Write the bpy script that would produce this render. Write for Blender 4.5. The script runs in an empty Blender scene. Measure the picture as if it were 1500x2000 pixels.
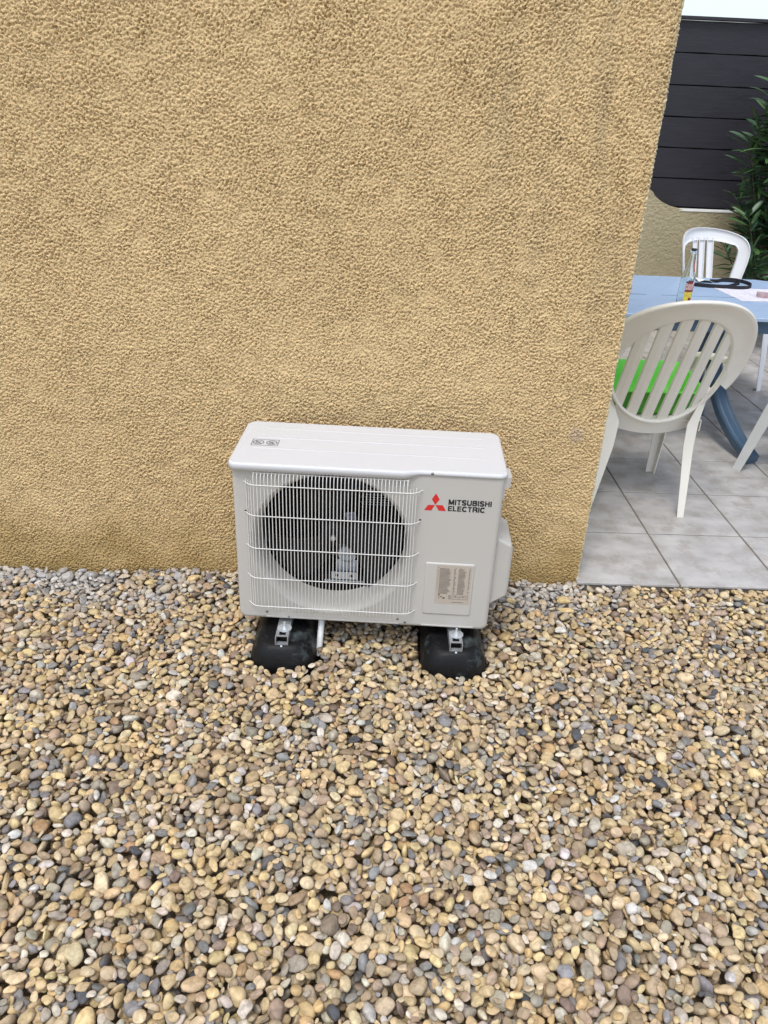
import bpy, math, random
import numpy as np
from mathutils import Vector, Matrix

rng = np.random.default_rng(7)
random.seed(7)
S = bpy.context.scene
COL = S.collection

# ------------------------------------------------------------------ camera
F_PX, PITCH, ROLL, YAW, DIST, CAMH = 1521.77, 0.48629, 0.04394, -0.02907, 2.50435, 1.60761
cd = bpy.data.cameras.new('camera')
cam = bpy.data.objects.new('camera', cd)
COL.objects.link(cam)
cy, sy = math.cos(YAW), math.sin(YAW)
fwd = Vector((-sy*math.cos(PITCH), cy*math.cos(PITCH), -math.sin(PITCH)))
rt = Vector((cy, sy, 0)); up = rt.cross(fwd)
r2 = rt*math.cos(ROLL) + up*math.sin(ROLL)
u2 = -rt*math.sin(ROLL) + up*math.cos(ROLL)
m = Matrix((r2, u2, -fwd)).transposed().to_4x4()
m.translation = (0, -DIST, CAMH)
cam.matrix_world = m
cd.sensor_fit = 'HORIZONTAL'; cd.sensor_width = 36
cd.lens = 36*F_PX/1500
cd.clip_start = .05; cd.clip_end = 500
S.camera = cam
S.render.resolution_x, S.render.resolution_y = 768, 1024

# ------------------------------------------------------------------ light
SUN_EL, SUN_AZ = math.radians(66), math.radians(205)     # azimuth from +Y, clockwise
w = bpy.data.worlds.new("World"); S.world = w; w.use_nodes = True
nt = w.node_tree; nt.nodes.clear()
sky = nt.nodes.new('ShaderNodeTexSky'); sky.sky_type = 'NISHITA'; sky.sun_disc = False
sky.sun_elevation = SUN_EL; sky.sun_rotation = SUN_AZ
sky.dust_density = 2.0; sky.air_density = 1.2; sky.ozone_density = 2.5
hs = nt.nodes.new('ShaderNodeHueSaturation'); hs.inputs['Saturation'].default_value = .60
bg = nt.nodes.new('ShaderNodeBackground'); bg.inputs['Strength'].default_value = .15
wo = nt.nodes.new('ShaderNodeOutputWorld')
nt.links.new(sky.outputs[0], hs.inputs['Color']); nt.links.new(hs.outputs[0], bg.inputs['Color'])
nt.links.new(bg.outputs[0], wo.inputs['Surface'])
sl = bpy.data.lights.new('sun', 'SUN'); sun = bpy.data.objects.new('sun', sl); COL.objects.link(sun)
sl.energy = 1.05; sl.angle = math.radians(16); sl.color = (1, .975, .94)
sd = Vector((math.sin(SUN_AZ)*math.cos(SUN_EL), math.cos(SUN_AZ)*math.cos(SUN_EL), math.sin(SUN_EL)))
sun.rotation_euler = sd.to_track_quat('Z', 'Y').to_euler()
sun.location = sd*20
S.view_settings.view_transform = 'Standard'; S.view_settings.look = 'None'
S.view_settings.exposure = 0.68; S.view_settings.gamma = 1

# ------------------------------------------------------------------ helpers
def lin(r, g, b):
    f = lambda c: (c/255/12.92) if c/255 <= .04045 else ((c/255+.055)/1.055)**2.4
    return (f(r), f(g), f(b), 1)

def mat(name, col, rough=.5, metal=0, var=.0, vscale=8, bump=0, bscale=60, spec=.5, trans=0, subs=0, detail=4, scale3=None, rvar=0, dirt=None):
    M = bpy.data.materials.new(name); M.use_nodes = True
    N = M.node_tree.nodes; L = M.node_tree.links
    b = N['Principled BSDF']
    b.inputs['Roughness'].default_value = rough; b.inputs['Metallic'].default_value = metal
    b.inputs['Specular IOR Level'].default_value = spec
    b.inputs['Transmission Weight'].default_value = trans
    c = tuple(col)[:3]
    tc = N.new('ShaderNodeTexCoord')
    src = tc.outputs['Object']
    if scale3:
        mp = N.new('ShaderNodeMapping'); mp.inputs['Scale'].default_value = scale3
        L.new(src, mp.inputs['Vector']); src = mp.outputs['Vector']
    n1 = N.new('ShaderNodeTexNoise'); n1.inputs['Scale'].default_value = vscale; n1.inputs['Detail'].default_value = detail
    L.new(src, n1.inputs['Vector'])
    r = N.new('ShaderNodeValToRGB')
    r.color_ramp.elements[0].position = .3; r.color_ramp.elements[1].position = .7
    r.color_ramp.elements[0].color = (*[x*(1-var) for x in c], 1)
    r.color_ramp.elements[1].color = (*[min(1, x*(1+var)) for x in c], 1)
    L.new(n1.outputs['Fac'], r.inputs['Fac'])
    out = r.outputs['Color']
    if dirt:                                   # (colour, scale, threshold, strength)
        n3 = N.new('ShaderNodeTexNoise'); n3.inputs['Scale'].default_value = dirt[1]; n3.inputs['Detail'].default_value = 8
        n3.inputs['Roughness'].default_value = .65
        L.new(tc.outputs['Object'], n3.inputs['Vector'])
        r3 = N.new('ShaderNodeValToRGB'); r3.color_ramp.elements[0].position = dirt[2]
        r3.color_ramp.elements[1].position = min(1, dirt[2]+.15)
        r3.color_ramp.elements[1].color = (dirt[3],)*3+(1,)
        L.new(n3.outputs['Fac'], r3.inputs['Fac'])
        mx = N.new('ShaderNodeMix'); mx.data_type = 'RGBA'
        L.new(r3.outputs['Color'], mx.inputs['Factor']); L.new(out, mx.inputs['A'])
        mx.inputs['B'].default_value = (*tuple(dirt[0])[:3], 1); out = mx.outputs['Result']
    L.new(out, b.inputs['Base Color'])
    if rvar:
        mr = N.new('ShaderNodeMapRange'); mr.inputs['To Min'].default_value = rough-rvar; mr.inputs['To Max'].default_value = rough+rvar
        L.new(n1.outputs['Fac'], mr.inputs['Value']); L.new(mr.outputs[0], b.inputs['Roughness'])
    if bump:
        n2 = N.new('ShaderNodeTexNoise'); n2.inputs['Scale'].default_value = bscale; n2.inputs['Detail'].default_value = 5
        L.new(src, n2.inputs['Vector'])
        bp = N.new('ShaderNodeBump'); bp.inputs['Distance'].default_value = bump
        L.new(n2.outputs['Fac'], bp.inputs['Height']); L.new(bp.outputs[0], b.inputs['Normal'])
    if subs:
        b.inputs['Subsurface Weight'].default_value = subs; b.inputs['Subsurface Radius'].default_value = (.02, .02, .02)
    return M

class MB:
    def __init__(s): s.v = []; s.f = []; s.sm = []; s.n = 0
    def add(s, vs, fs, smooth=False):
        s.v.extend([tuple(map(float, p)) for p in vs]); s.f.extend([tuple(i+s.n for i in f) for f in fs])
        s.sm.extend([smooth]*len(fs)); s.n += len(vs)
    def box(s, a, b, smooth=False):
        x0, y0, z0 = a; x1, y1, z1 = b
        s.add([(x0,y0,z0),(x1,y0,z0),(x1,y1,z0),(x0,y1,z0),(x0,y0,z1),(x1,y0,z1),(x1,y1,z1),(x0,y1,z1)],
              [(0,3,2,1),(4,5,6,7),(0,1,5,4),(1,2,6,5),(2,3,7,6),(3,0,4,7)])
    def loft(s, secs, smooth=True, caps=True, closed=True):
        k = len(secs[0]); vs = [p for q in secs for p in q]; fs = []
        for i in range(len(secs)-1):
            for j in range(k if closed else k-1):
                j2 = (j+1) % k
                fs.append((i*k+j, i*k+j2, (i+1)*k+j2, (i+1)*k+j))
        s.add(vs, fs, smooth)
        if caps:
            s.add(secs[0], [tuple(range(k))[::-1]]); s.add(secs[-1], [tuple(range(k))])
    def tube(s, path, r, n=8, caps=True):
        P = [Vector(p) for p in path]; secs = []
        u = None
        for i, p in enumerate(P):
            t = (P[min(i+1, len(P)-1)]-P[max(i-1, 0)]).normalized()
            if u is None:
                u = t.orthogonal().normalized()
            u = (u - t*u.dot(t)).normalized(); v = t.cross(u)
            rr = r[i] if hasattr(r, '__len__') else r
            secs.append([p+u*rr*math.cos(a*2*math.pi/n)+v*rr*math.sin(a*2*math.pi/n) for a in range(n)])
        s.loft(secs, True, caps)
    def lathe(s, prof, c=(0, 0, 0), axis='Z', n=32, smooth=True, caps=True):
        secs = []
        for r, h in prof:
            q = []
            for a in range(n):
                t = a*2*math.pi/n; x, y = r*math.cos(t), r*math.sin(t)
                if axis == 'Z': q.append((c[0]+x, c[1]+y, c[2]+h))
                elif axis == 'Y': q.append((c[0]+x, c[1]+h, c[2]+y))
                else: q.append((c[0]+h, c[1]+x, c[2]+y))
            secs.append(q)
        s.loft(secs, smooth, caps)
    def shell(s, G, th, smooth=True):
        """G: n x m x 3 grid of points; closed sheet of thickness th"""
        G = np.array(G, float); n, m_ = G.shape[:2]
        du = np.gradient(G, axis=0); dv = np.gradient(G, axis=1)
        N = np.cross(du, dv); N /= np.maximum(np.linalg.norm(N, axis=2, keepdims=True), 1e-9)
        A = G+N*th/2; B = G-N*th/2
        id_ = lambda i, j: i*m_+j
        fa = [(id_(i, j), id_(i+1, j), id_(i+1, j+1), id_(i, j+1)) for i in range(n-1) for j in range(m_-1)]
        o = n*m_
        fb = [tuple(o+k for k in f[::-1]) for f in fa]
        s.add(np.vstack([A.reshape(-1, 3), B.reshape(-1, 3)]), fa+fb, smooth)
        ring = [(i, 0) for i in range(n)]+[(n-1, j) for j in range(1, m_)]+[(i, m_-1) for i in range(n-2, -1, -1)]+[(0, j) for j in range(m_-2, 0, -1)]
        vs = [A[i, j] for i, j in ring]+[B[i, j] for i, j in ring]; k = len(ring)
        s.add(vs, [(a, (a+1) % k, k+(a+1) % k, k+a) for a in range(k)], False)
    def build(s, name, material, parent=None, bevel=0, fixn=True):
        me = bpy.data.meshes.new(name); me.from_pydata(s.v, [], s.f)
        me.polygons.foreach_set('use_smooth', s.sm); me.validate(); me.update()
        if fixn:
            import bmesh
            bm = bmesh.new(); bm.from_mesh(me); bmesh.ops.recalc_face_normals(bm, faces=bm.faces); bm.to_mesh(me); bm.free()
        me.materials.append(material)
        o = bpy.data.objects.new(name, me); COL.objects.link(o); o.parent = parent
        if bevel:
            b = o.modifiers.new('bevel', 'BEVEL'); b.width = bevel; b.segments = 2; b.limit_method = 'ANGLE'; b.angle_limit = math.radians(40)
            b.harden_normals = False
        return o

def tag(o, label=None, cat=None, group=None, kind=None):
    if label: o['label'] = label
    if cat: o['category'] = cat
    if group: o['group'] = group
    if kind: o['kind'] = kind
    return o
def empty(name, loc, rz=0):
    o = bpy.data.objects.new(name, None); COL.objects.link(o); o.location = loc; o.rotation_euler = (0, 0, rz)
    o.empty_display_size = .1
    return o
def text_into(mb, body, h, w_, x0, z0, y, extrude=.0006, bold=.0, shear=0):
    """lettering laid in the XZ plane facing -Y, scaled to letter height h and width w_"""
    c = bpy.data.curves.new('t', 'FONT'); c.body = body; c.size = 1; c.offset = bold; c.resolution_u = 3
    o = bpy.data.objects.new('t', c); COL.objects.link(o)
    dg = bpy.context.evaluated_depsgraph_get(); me = bpy.data.meshes.new_from_object(o.evaluated_get(dg))
    V = np.array([v.co[:] for v in me.vertices]); F = [tuple(p.vertices) for p in me.polygons]
    bpy.data.objects.remove(o); bpy.data.curves.remove(c); bpy.data.meshes.remove(me)
    mn, mx = V.min(0), V.max(0); V = (V-mn)/np.maximum(mx-mn, 1e-9)
    mb.add([(x0+p[0]*w_+shear*p[1]*h, y, z0+p[1]*h) for p in V], F)
def smooth_path(pts, n=8):
    P = [Vector(p) for p in pts]; out = []
    for i in range(len(P)-1):
        p0 = P[max(i-1, 0)]; p1 = P[i]; p2 = P[i+1]; p3 = P[min(i+2, len(P)-1)]
        for k in range(n):
            t = k/n
            out.append(.5*((2*p1)+(-p0+p2)*t+(2*p0-5*p1+4*p2-p3)*t*t+(-p0+3*p1-3*p2+p3)*t**3))
    out.append(P[-1]); return out
def gnoise(shape, cell, wl, seed, aniso=1.0):
    """band-limited noise, unit variance; wl = dominant wavelength in metres"""
    r = np.random.default_rng(seed); a = r.standard_normal(shape)
    fy = np.fft.fftfreq(shape[0], cell)[:, None]*aniso; fx = np.fft.rfftfreq(shape[1], cell)[None, :]
    k = np.sqrt(fx*fx+fy*fy); k0 = 1/wl
    H = np.exp(-((k-k0*.7)/(k0*.55))**2)
    b = np.fft.irfft2(np.fft.rfft2(a)*H, s=shape); return b/b.std()

def broad(shape, cell, wl, seed, slope=1.5):
    """broad-band grain: crisp irregular grains around wl, fading towards coarser sizes"""
    r = np.random.default_rng(seed); a = r.standard_normal(shape)
    fy = np.fft.fftfreq(shape[0], cell)[:, None]; fx = np.fft.rfftfreq(shape[1], cell)[None, :]
    k = np.sqrt(fx*fx+fy*fy)*wl; H = k**1.1/(1+k**(1.1+slope))
    b = np.fft.irfft2(np.fft.rfft2(a)*H, s=shape); return b/b.std()

# ------------------------------------------------------------------ materials
M = {}
def stucco(name, c_hi, c_lo, stain, base_z=None, bumpd=.004, bsc=210):
    m_ = bpy.data.materials.new(name); m_.use_nodes = True; N = m_.node_tree.nodes; L = m_.node_tree.links
    b = N['Principled BSDF']; b.inputs['Roughness'].default_value = .92; b.inputs['Specular IOR Level'].default_value = .2
    tc = N.new('ShaderNodeTexCoord')
    n = N.new('ShaderNodeTexNoise'); n.inputs['Scale'].default_value = 1.3; n.inputs['Detail'].default_value = 6
    L.new(tc.outputs['Object'], n.inputs['Vector'])
    r = N.new('ShaderNodeValToRGB'); r.color_ramp.elements[0].position = .35; r.color_ramp.elements[1].position = .68
    r.color_ramp.elements[0].color = c_lo; r.color_ramp.elements[1].color = c_hi
    L.new(n.outputs['Fac'], r.inputs['Fac']); out = r.outputs['Color']
    # fine grain
    g = N.new('ShaderNodeTexNoise'); g.inputs['Scale'].default_value = 170; g.inputs['Detail'].default_value = 3
    L.new(tc.outputs['Object'], g.inputs['Vector'])
    mrg = N.new('ShaderNodeMapRange'); mrg.inputs['From Min'].default_value = .3; mrg.inputs['From Max'].default_value = .7
    mrg.inputs['To Min'].default_value = .80; mrg.inputs['To Max'].default_value = 1.14
    L.new(g.outputs['Fac'], mrg.inputs['Value'])
    mu = N.new('ShaderNodeVectorMath'); mu.operation = 'SCALE'; L.new(out, mu.inputs[0]); L.new(mrg.outputs[0], mu.inputs['Scale'])
    out = mu.outputs[0]
    if base_z:
        sp = N.new('ShaderNodeSeparateXYZ'); L.new(tc.outputs['Object'], sp.inputs[0])
        nn = N.new('ShaderNodeTexNoise'); nn.inputs['Scale'].default_value = 5; nn.inputs['Detail'].default_value = 5
        L.new(tc.outputs['Object'], nn.inputs['Vector'])
        ad = N.new('ShaderNodeMath'); ad.operation = 'MULTIPLY_ADD'; L.new(nn.outputs['Fac'], ad.inputs[0]); ad.inputs[1].default_value = .45; L.new(sp.outputs['Z'], ad.inputs[2])
        mr = N.new('ShaderNodeMapRange'); mr.inputs['From Min'].default_value = .22; mr.inputs['From Max'].default_value = base_z+.22
        mr.inputs['To Min'].default_value = .85; mr.inputs['To Max'].default_value = 0
        L.new(ad.outputs[0], mr.inputs['Value'])
        mx = N.new('ShaderNodeMix'); mx.data_type = 'RGBA'; L.new(mr.outputs[0], mx.inputs['Factor']); L.new(out, mx.inputs['A'])
        mx.inputs['B'].default_value = stain; out = mx.outputs['Result']
        mp = N.new('ShaderNodeMapping'); mp.inputs['Scale'].default_value = (9, 9, 1.1); L.new(tc.outputs['Object'], mp.inputs['Vector'])
        ns = N.new('ShaderNodeTexNoise'); ns.inputs['Scale'].default_value = 1.0; ns.inputs['Detail'].default_value = 7; ns.inputs['Roughness'].default_value = .6; L.new(mp.outputs[0], ns.inputs['Vector'])
        rs = N.new('ShaderNodeMapRange'); rs.inputs['From Min'].default_value = .47; rs.inputs['From Max'].default_value = .68; L.new(ns.outputs['Fac'], rs.inputs['Value'])
        vx = N.new('ShaderNodeMapRange'); vx.inputs['From Min'].default_value = .1; vx.inputs['From Max'].default_value = .62; L.new(sp.outputs['X'], vx.inputs['Value'])
        vz = N.new('ShaderNodeMapRange'); vz.inputs['From Min'].default_value = .75; vz.inputs['From Max'].default_value = 1.5; L.new(sp.outputs['Z'], vz.inputs['Value'])
        m1 = N.new('ShaderNodeMath'); m1.operation = 'MULTIPLY'; L.new(vx.outputs[0], m1.inputs[0]); L.new(vz.outputs[0], m1.inputs[1])
        m3 = N.new('ShaderNodeMath'); m3.operation = 'MULTIPLY_ADD'; L.new(m1.outputs[0], m3.inputs[0]); m3.inputs[1].default_value = .40; m3.inputs[2].default_value = .04
        m4 = N.new('ShaderNodeMath'); m4.operation = 'MULTIPLY'; L.new(m3.outputs[0], m4.inputs[0]); L.new(rs.outputs[0], m4.inputs[1])
        mx0 = N.new('ShaderNodeMix'); mx0.data_type = 'RGBA'; L.new(m4.outputs[0], mx0.inputs['Factor']); L.new(out, mx0.inputs['A'])
        mx0.inputs['B'].default_value = (.25, .225, .16, 1); out = mx0.outputs['Result']
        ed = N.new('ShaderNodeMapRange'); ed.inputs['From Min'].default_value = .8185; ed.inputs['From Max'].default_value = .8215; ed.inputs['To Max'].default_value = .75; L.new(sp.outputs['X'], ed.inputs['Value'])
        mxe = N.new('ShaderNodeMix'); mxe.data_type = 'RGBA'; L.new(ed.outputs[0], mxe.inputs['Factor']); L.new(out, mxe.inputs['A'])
        mxe.inputs['B'].default_value = (.78, .70, .47, 1); out = mxe.outputs['Result']      # paler arris
        # a small pinkish scuff near the corner
        vd = N.new('ShaderNodeVectorMath'); vd.operation = 'DISTANCE'; L.new(tc.outputs['Object'], vd.inputs[0]); vd.inputs[1].default_value = (.726, 0, .607)
        nd = N.new('ShaderNodeTexNoise'); nd.inputs['Scale'].default_value = 45; L.new(tc.outputs['Object'], nd.inputs['Vector'])
        a2 = N.new('ShaderNodeMath'); a2.operation = 'MULTIPLY_ADD'; L.new(nd.outputs['Fac'], a2.inputs[0]); a2.inputs[1].default_value = .05; L.new(vd.outputs['Value'], a2.inputs[2])
        m2 = N.new('ShaderNodeMapRange'); m2.inputs['From Min'].default_value = .045; m2.inputs['From Max'].default_value = .058
        m2.inputs['To Min'].default_value = .55; m2.inputs['To Max'].default_value = 0; L.new(a2.outputs[0], m2.inputs['Value'])
        mx2 = N.new('ShaderNodeMix'); mx2.data_type = 'RGBA'; L.new(m2.outputs[0], mx2.inputs['Factor']); L.new(out, mx2.inputs['A'])
        mx2.inputs['B'].default_value = (.55, .43, .34, 1); out = mx2.outputs['Result']
    L.new(out, b.inputs['Base Color'])
    h = N.new('ShaderNodeTexNoise'); h.inputs['Scale'].default_value = bsc; h.inputs['Detail'].default_value = 4; h.inputs['Roughness'].default_value = .6
    L.new(tc.outputs['Object'], h.inputs['Vector'])
    bp = N.new('ShaderNodeBump'); bp.inputs['Distance'].default_value = bumpd; bp.inputs['Strength'].default_value = 1.0
    L.new(h.outputs['Fac'], bp.inputs['Height']); L.new(bp.outputs[0], b.inputs['Normal'])
    return m_
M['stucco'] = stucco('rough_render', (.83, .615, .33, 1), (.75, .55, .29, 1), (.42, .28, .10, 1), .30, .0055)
M['stucco_far'] = stucco('fine_render', (.55, .475, .31, 1), (.43, .37, .24, 1), (.3, .25, .15, 1), None, .016, 48)
M['paint'] = mat('cream_paint', (.505, .486, .448), .42, var=.02, vscale=3, bump=.0004, bscale=500)
M['wire'] = mat('cream_wire', (.70, .685, .65), .4, var=.03)
M['lid_lit'] = mat('skylit_paint', (.61, .615, .625), .38, var=.02, vscale=3, bump=.0003, bscale=400)  # casing paint made lighter and cooler, sky light put into the lid colour
M['black'] = mat('black_plastic', (.008, .008, .009), .5, var=.2, spec=.2)
M['coil'] = mat('dark_fins', (.010, .009, .009), .6, spec=.2, var=.5, vscale=20, scale3=(1, 1, 30))
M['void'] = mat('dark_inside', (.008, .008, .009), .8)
M['steel'] = mat('zinc_steel', (.66, .69, .71), .40, metal=.7, var=.05, vscale=40, rvar=.1)
M['galv'] = mat('grey_bracket', (.50, .54, .60), .4, metal=.2, var=.15, vscale=40)
M['alu'] = mat('aluminium_rail', (.40, .41, .42), .42, metal=.6, var=.06, vscale=50, rvar=.1)
M['rubber'] = mat('black_rubber', (.006, .006, .007), .5, var=.3, vscale=20, bump=.0012, bscale=160, rvar=.1, spec=.25, dirt=((.13, .16, .155), 11, .54, .55))
M['hose'] = mat('white_hose', (.70, .71, .70), .45, var=.05, vscale=40, dirt=((.3, .27, .22), 30, .6, .5))
M['ink'] = mat('black_ink', (.015, .015, .017), .5)
M['red'] = mat('red_ink', (.60, .022, .022), .5)
M['sticker'] = mat('label_paper', (.47, .41, .34), .5, var=.03)
M['screw'] = mat('dark_screw', (.25, .24, .23), .35, metal=.9)
M['soil'] = mat('sandy_soil', (.30, .23, .15), .95, var=.35, vscale=30, bump=.01, bscale=60)
M['tile'] = mat('stone_tile', (.455, .435, .415), .42, var=.15, vscale=9, detail=9, bump=.0008, bscale=70, rvar=.08, scale3=(1, 1.7, 1), dirt=((.29, .255, .22), 11, .48, .6))
M['grout'] = mat('grey_grout', (.19, .165, .135), .9, var=.2, vscale=20)
M['concrete'] = mat('concrete', (.24, .225, .21), .9, var=.25, vscale=16, bump=.002, bscale=60)
M['fence'] = mat('dark_stained_wood', (.024, .022, .031), .55, var=.22, vscale=5, bump=.002, bscale=30, scale3=(1, 1, 16), rvar=.1)
M['strip'] = mat('matt_white', (.72, .72, .68), .8, var=.1, vscale=14)
M['chair'] = mat('ivory_plastic', (.75, .72, .65), .38, var=.03, vscale=6, subs=.08, bump=.0003, bscale=300, dirt=((.56, .49, .38), 9, .6, .3))
M['chairw'] = mat('white_plastic', (.74, .75, .77), .35, var=.03, vscale=6, subs=.05)
M['chairg'] = mat('greyish_plastic', (.60, .61, .60), .4, var=.04, vscale=6)
M['green'] = mat('green_plastic', (.10, .50, .035), .35, var=.05, vscale=10, subs=.35)
M['tabletop'] = mat('pale_blue_plastic', (.37, .49, .66), .36, var=.06, vscale=6, scale3=(1, 6, 1), rvar=.06)
M['tableleg'] = mat('steel_blue_plastic', (.050, .095, .155), .4, var=.1, vscale=8, bump=.0004, bscale=200)
M['strap'] = mat('black_cloth', (.012, .011, .016), .85, var=.3, vscale=60)
M['paper'] = mat('printed_paper', (.70, .68, .74), .7, var=.14, vscale=35, dirt=((.42, .38, .46), 18, .55, .6))
M['box'] = mat('pinkish_card', (.42, .30, .31), .6, var=.2, vscale=60)

# leaf
def leafmat(name, c1, c2):
    m_ = bpy.data.materials.new(name); m_.use_nodes = True; N = m_.node_tree.nodes; L = m_.node_tree.links
    b = N['Principled BSDF']; b.inputs['Roughness'].default_value = .4
    g = N.new('ShaderNodeNewGeometry'); r = N.new('ShaderNodeValToRGB')
    r.color_ramp.elements[0].color = c1; r.color_ramp.elements[1].color = c2
    L.new(g.outputs['Random Per Island'], r.inputs['Fac']); L.new(r.outputs['Color'], b.inputs['Base Color'])
    b.inputs['Subsurface Weight'].default_value = 0
    return m_
M['leaf'] = leafmat('oleander_leaf', (.020, .062, .032, 1), (.085, .165, .055, 1))
M['stem'] = mat('green_brown_stem', (.10, .10, .05), .8, var=.3)

# pebbles
def pebmat():
    m_ = bpy.data.materials.new('pebble_stone'); m_.use_nodes = True; N = m_.node_tree.nodes; L = m_.node_tree.links
    b = N['Principled BSDF']; b.inputs['Roughness'].default_value = .62; b.inputs['Specular IOR Level'].default_value = .35
    at = N.new('ShaderNodeAttribute'); at.attribute_name = 'stone'
    tc = N.new('ShaderNodeTexCoord')
    # offset the texture per stone so patterns differ from stone to stone
    vm = N.new('ShaderNodeVectorMath'); vm.operation = 'MULTIPLY_ADD'; L.new(at.outputs['Color'], vm.inputs[0]); vm.inputs[1].default_value = (37, 53, 71)
    L.new(tc.outputs['Object'], vm.inputs[2])
    n = N.new('ShaderNodeTexNoise'); n.inputs['Scale'].default_value = 60; n.inputs['Detail'].default_value = 9; n.inputs['Distortion'].default_value = 1.1
    L.new(vm.outputs[0], n.inputs['Vector'])
    mr = N.new('ShaderNodeMapRange'); mr.inputs['From Min'].default_value = .3; mr.inputs['From Max'].default_value = .7; mr.inputs['To Min'].default_value = .66; mr.inputs['To Max'].default_value = 1.26
    L.new(n.outputs['Fac'], mr.inputs['Value'])
    sc = N.new('ShaderNodeVectorMath'); sc.operation = 'SCALE'; L.new(at.outputs['Color'], sc.inputs[0]); L.new(mr.outputs[0], sc.inputs['Scale'])
    n2 = N.new('ShaderNodeTexNoise'); n2.inputs['Scale'].default_value = 14; n2.inputs['Detail'].default_value = 10; n2.inputs['Roughness'].default_value = .7
    L.new(vm.outputs[0], n2.inputs['Vector'])
    r2_ = N.new('ShaderNodeValToRGB'); r2_.color_ramp.elements[0].position = .56; r2_.color_ramp.elements[1].position = .75
    r2_.color_ramp.elements[1].color = (.4, .4, .4, 1); L.new(n2.outputs['Fac'], r2_.inputs['Fac'])
    mx = N.new('ShaderNodeMix'); mx.data_type = 'RGBA'; L.new(r2_.outputs['Color'], mx.inputs['Factor']); L.new(sc.outputs[0], mx.inputs['A'])
    mx.inputs['B'].default_value = (.40, .26, .12, 1)
    L.new(mx.outputs['Result'], b.inputs['Base Color'])
    n3 = N.new('ShaderNodeTexNoise'); n3.inputs['Scale'].default_value = 260; n3.inputs['Detail'].default_value = 4; L.new(vm.outputs[0], n3.inputs['Vector'])
    bp = N.new('ShaderNodeBump'); bp.inputs['Distance'].default_value = .0012; bp.inputs['Strength'].default_value = .6
    L.new(n3.outputs['Fac'], bp.inputs['Height']); L.new(bp.outputs[0], b.inputs['Normal'])
    return m_
M['pebble'] = pebmat()

def bulk_mesh(name, V, F, material, smooth=True, parent=None, attr=None):
    me = bpy.data.meshes.new(name); V = np.ascontiguousarray(V, dtype=np.float32); F = np.ascontiguousarray(F, dtype=np.int32)
    k = F.shape[1]
    me.vertices.add(len(V)); me.vertices.foreach_set('co', V.ravel())
    me.loops.add(F.size); me.loops.foreach_set('vertex_index', F.ravel())
    me.polygons.add(len(F)); me.polygons.foreach_set('loop_start', np.arange(0, F.size, k, dtype=np.int32))
    me.polygons.foreach_set('use_smooth', np.full(len(F), smooth))
    if attr is not None:
        a = me.color_attributes.new('stone', 'FLOAT_COLOR', 'POINT'); a.data.foreach_set('color', np.ascontiguousarray(attr, dtype=np.float32).ravel())
    me.update(calc_edges=True); me.materials.append(material)
    o = bpy.data.objects.new(name, me); COL.objects.link(o); o.parent = parent; return o

XC = .8246                # house corner
PZ, PY = .0244, -.032     # patio level and front edge
TILE, TX = .39792, .80996

# ================================================================== SETTING
g = MB(); g.add([(-60, -60, -.075), (60, -60, -.075), (60, 60, -.075), (-60, 60, -.075)], [(0, 1, 2, 3)])
tag(g.build('ground', M['soil']), kind='structure')

# ---- house: rough rendered wall, real relief on what the camera sees
cell = .0023; ztop = 1.98; xl = -1.62; side = .33
nz = int(ztop/cell)+16; Lf = XC-xl; nx = int((Lf+side)/cell)
n1 = gnoise((nz, nx), cell, .0105, 3, 1.1); n2 = gnoise((nz, nx), cell, .0060, 4); n3 = gnoise((nz, nx), cell, .07, 5)
hgt = .45*n1+.9*broad((nz, nx), cell, .0115, 14, 1.7)
hgt = np.where(hgt > -.1, -.1+(hgt+.1)*.42, -.1+(hgt+.1)*1.75)           # flattened tops, deep narrow pits
n4 = gnoise((nz, nx), cell, .28, 6)
hgt = hgt*.0021*(1+.13*n3+.07*n4)+n3*.0007
s_ = np.arange(nx)*cell; z_ = (np.arange(nz)-14)*cell
rc = .009                                                       # corner rounding
s0 = Lf-rc*.785*1.0
X = np.where(s_ < s0, xl+s_, 0.); Y = np.zeros(nx); NX = np.zeros(nx); NY = -np.ones(nx)
ang = np.clip((s_-s0)/(rc*1.0), 0, math.pi/2)
arc = s_ >= s0
xs0 = xl+s0
X[arc] = xs0+rc*np.sin(ang[arc]); Y[arc] = rc-rc*np.cos(ang[arc])
st = s_ > s0+rc*math.pi/2
X[st] = xs0+rc; Y[st] = rc+(s_[st]-s0-rc*math.pi/2)
NX[arc] = np.sin(ang[arc]); NY[arc] = -np.cos(ang[arc])
V = np.empty((nz, nx, 3)); V[..., 0] = X[None]+NX[None]*hgt; V[..., 1] = Y[None]+NY[None]*hgt; V[..., 2] = z_[:, None]
idx = np.arange(nz*nx).reshape(nz, nx)
F = np.stack([idx[:-1, :-1], idx[:-1, 1:], idx[1:, 1:], idx[1:, :-1]], -1).reshape(-1, 4)
house = empty('house', (0, 0, 0))
tag(house, 'house with ochre yellow rough rendered wall behind the outdoor unit', 'house')
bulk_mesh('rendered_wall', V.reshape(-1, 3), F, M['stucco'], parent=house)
hb = MB()
xe = xs0+rc-.001; ye = Y[-1]
hb.box((-4.5, .004, -.07), (xl, 6, 2.8)); hb.box((xl, .02, ztop-.02), (xe, 6, 2.8)); hb.box((xl, ye-.002, -.07), (xe, 6, ztop-.02))
hb.box((xl, .03, -.07), (xe-.03, ye-.002, ztop-.02))
hb.build('outer_wall', M['stucco'], house)

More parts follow.
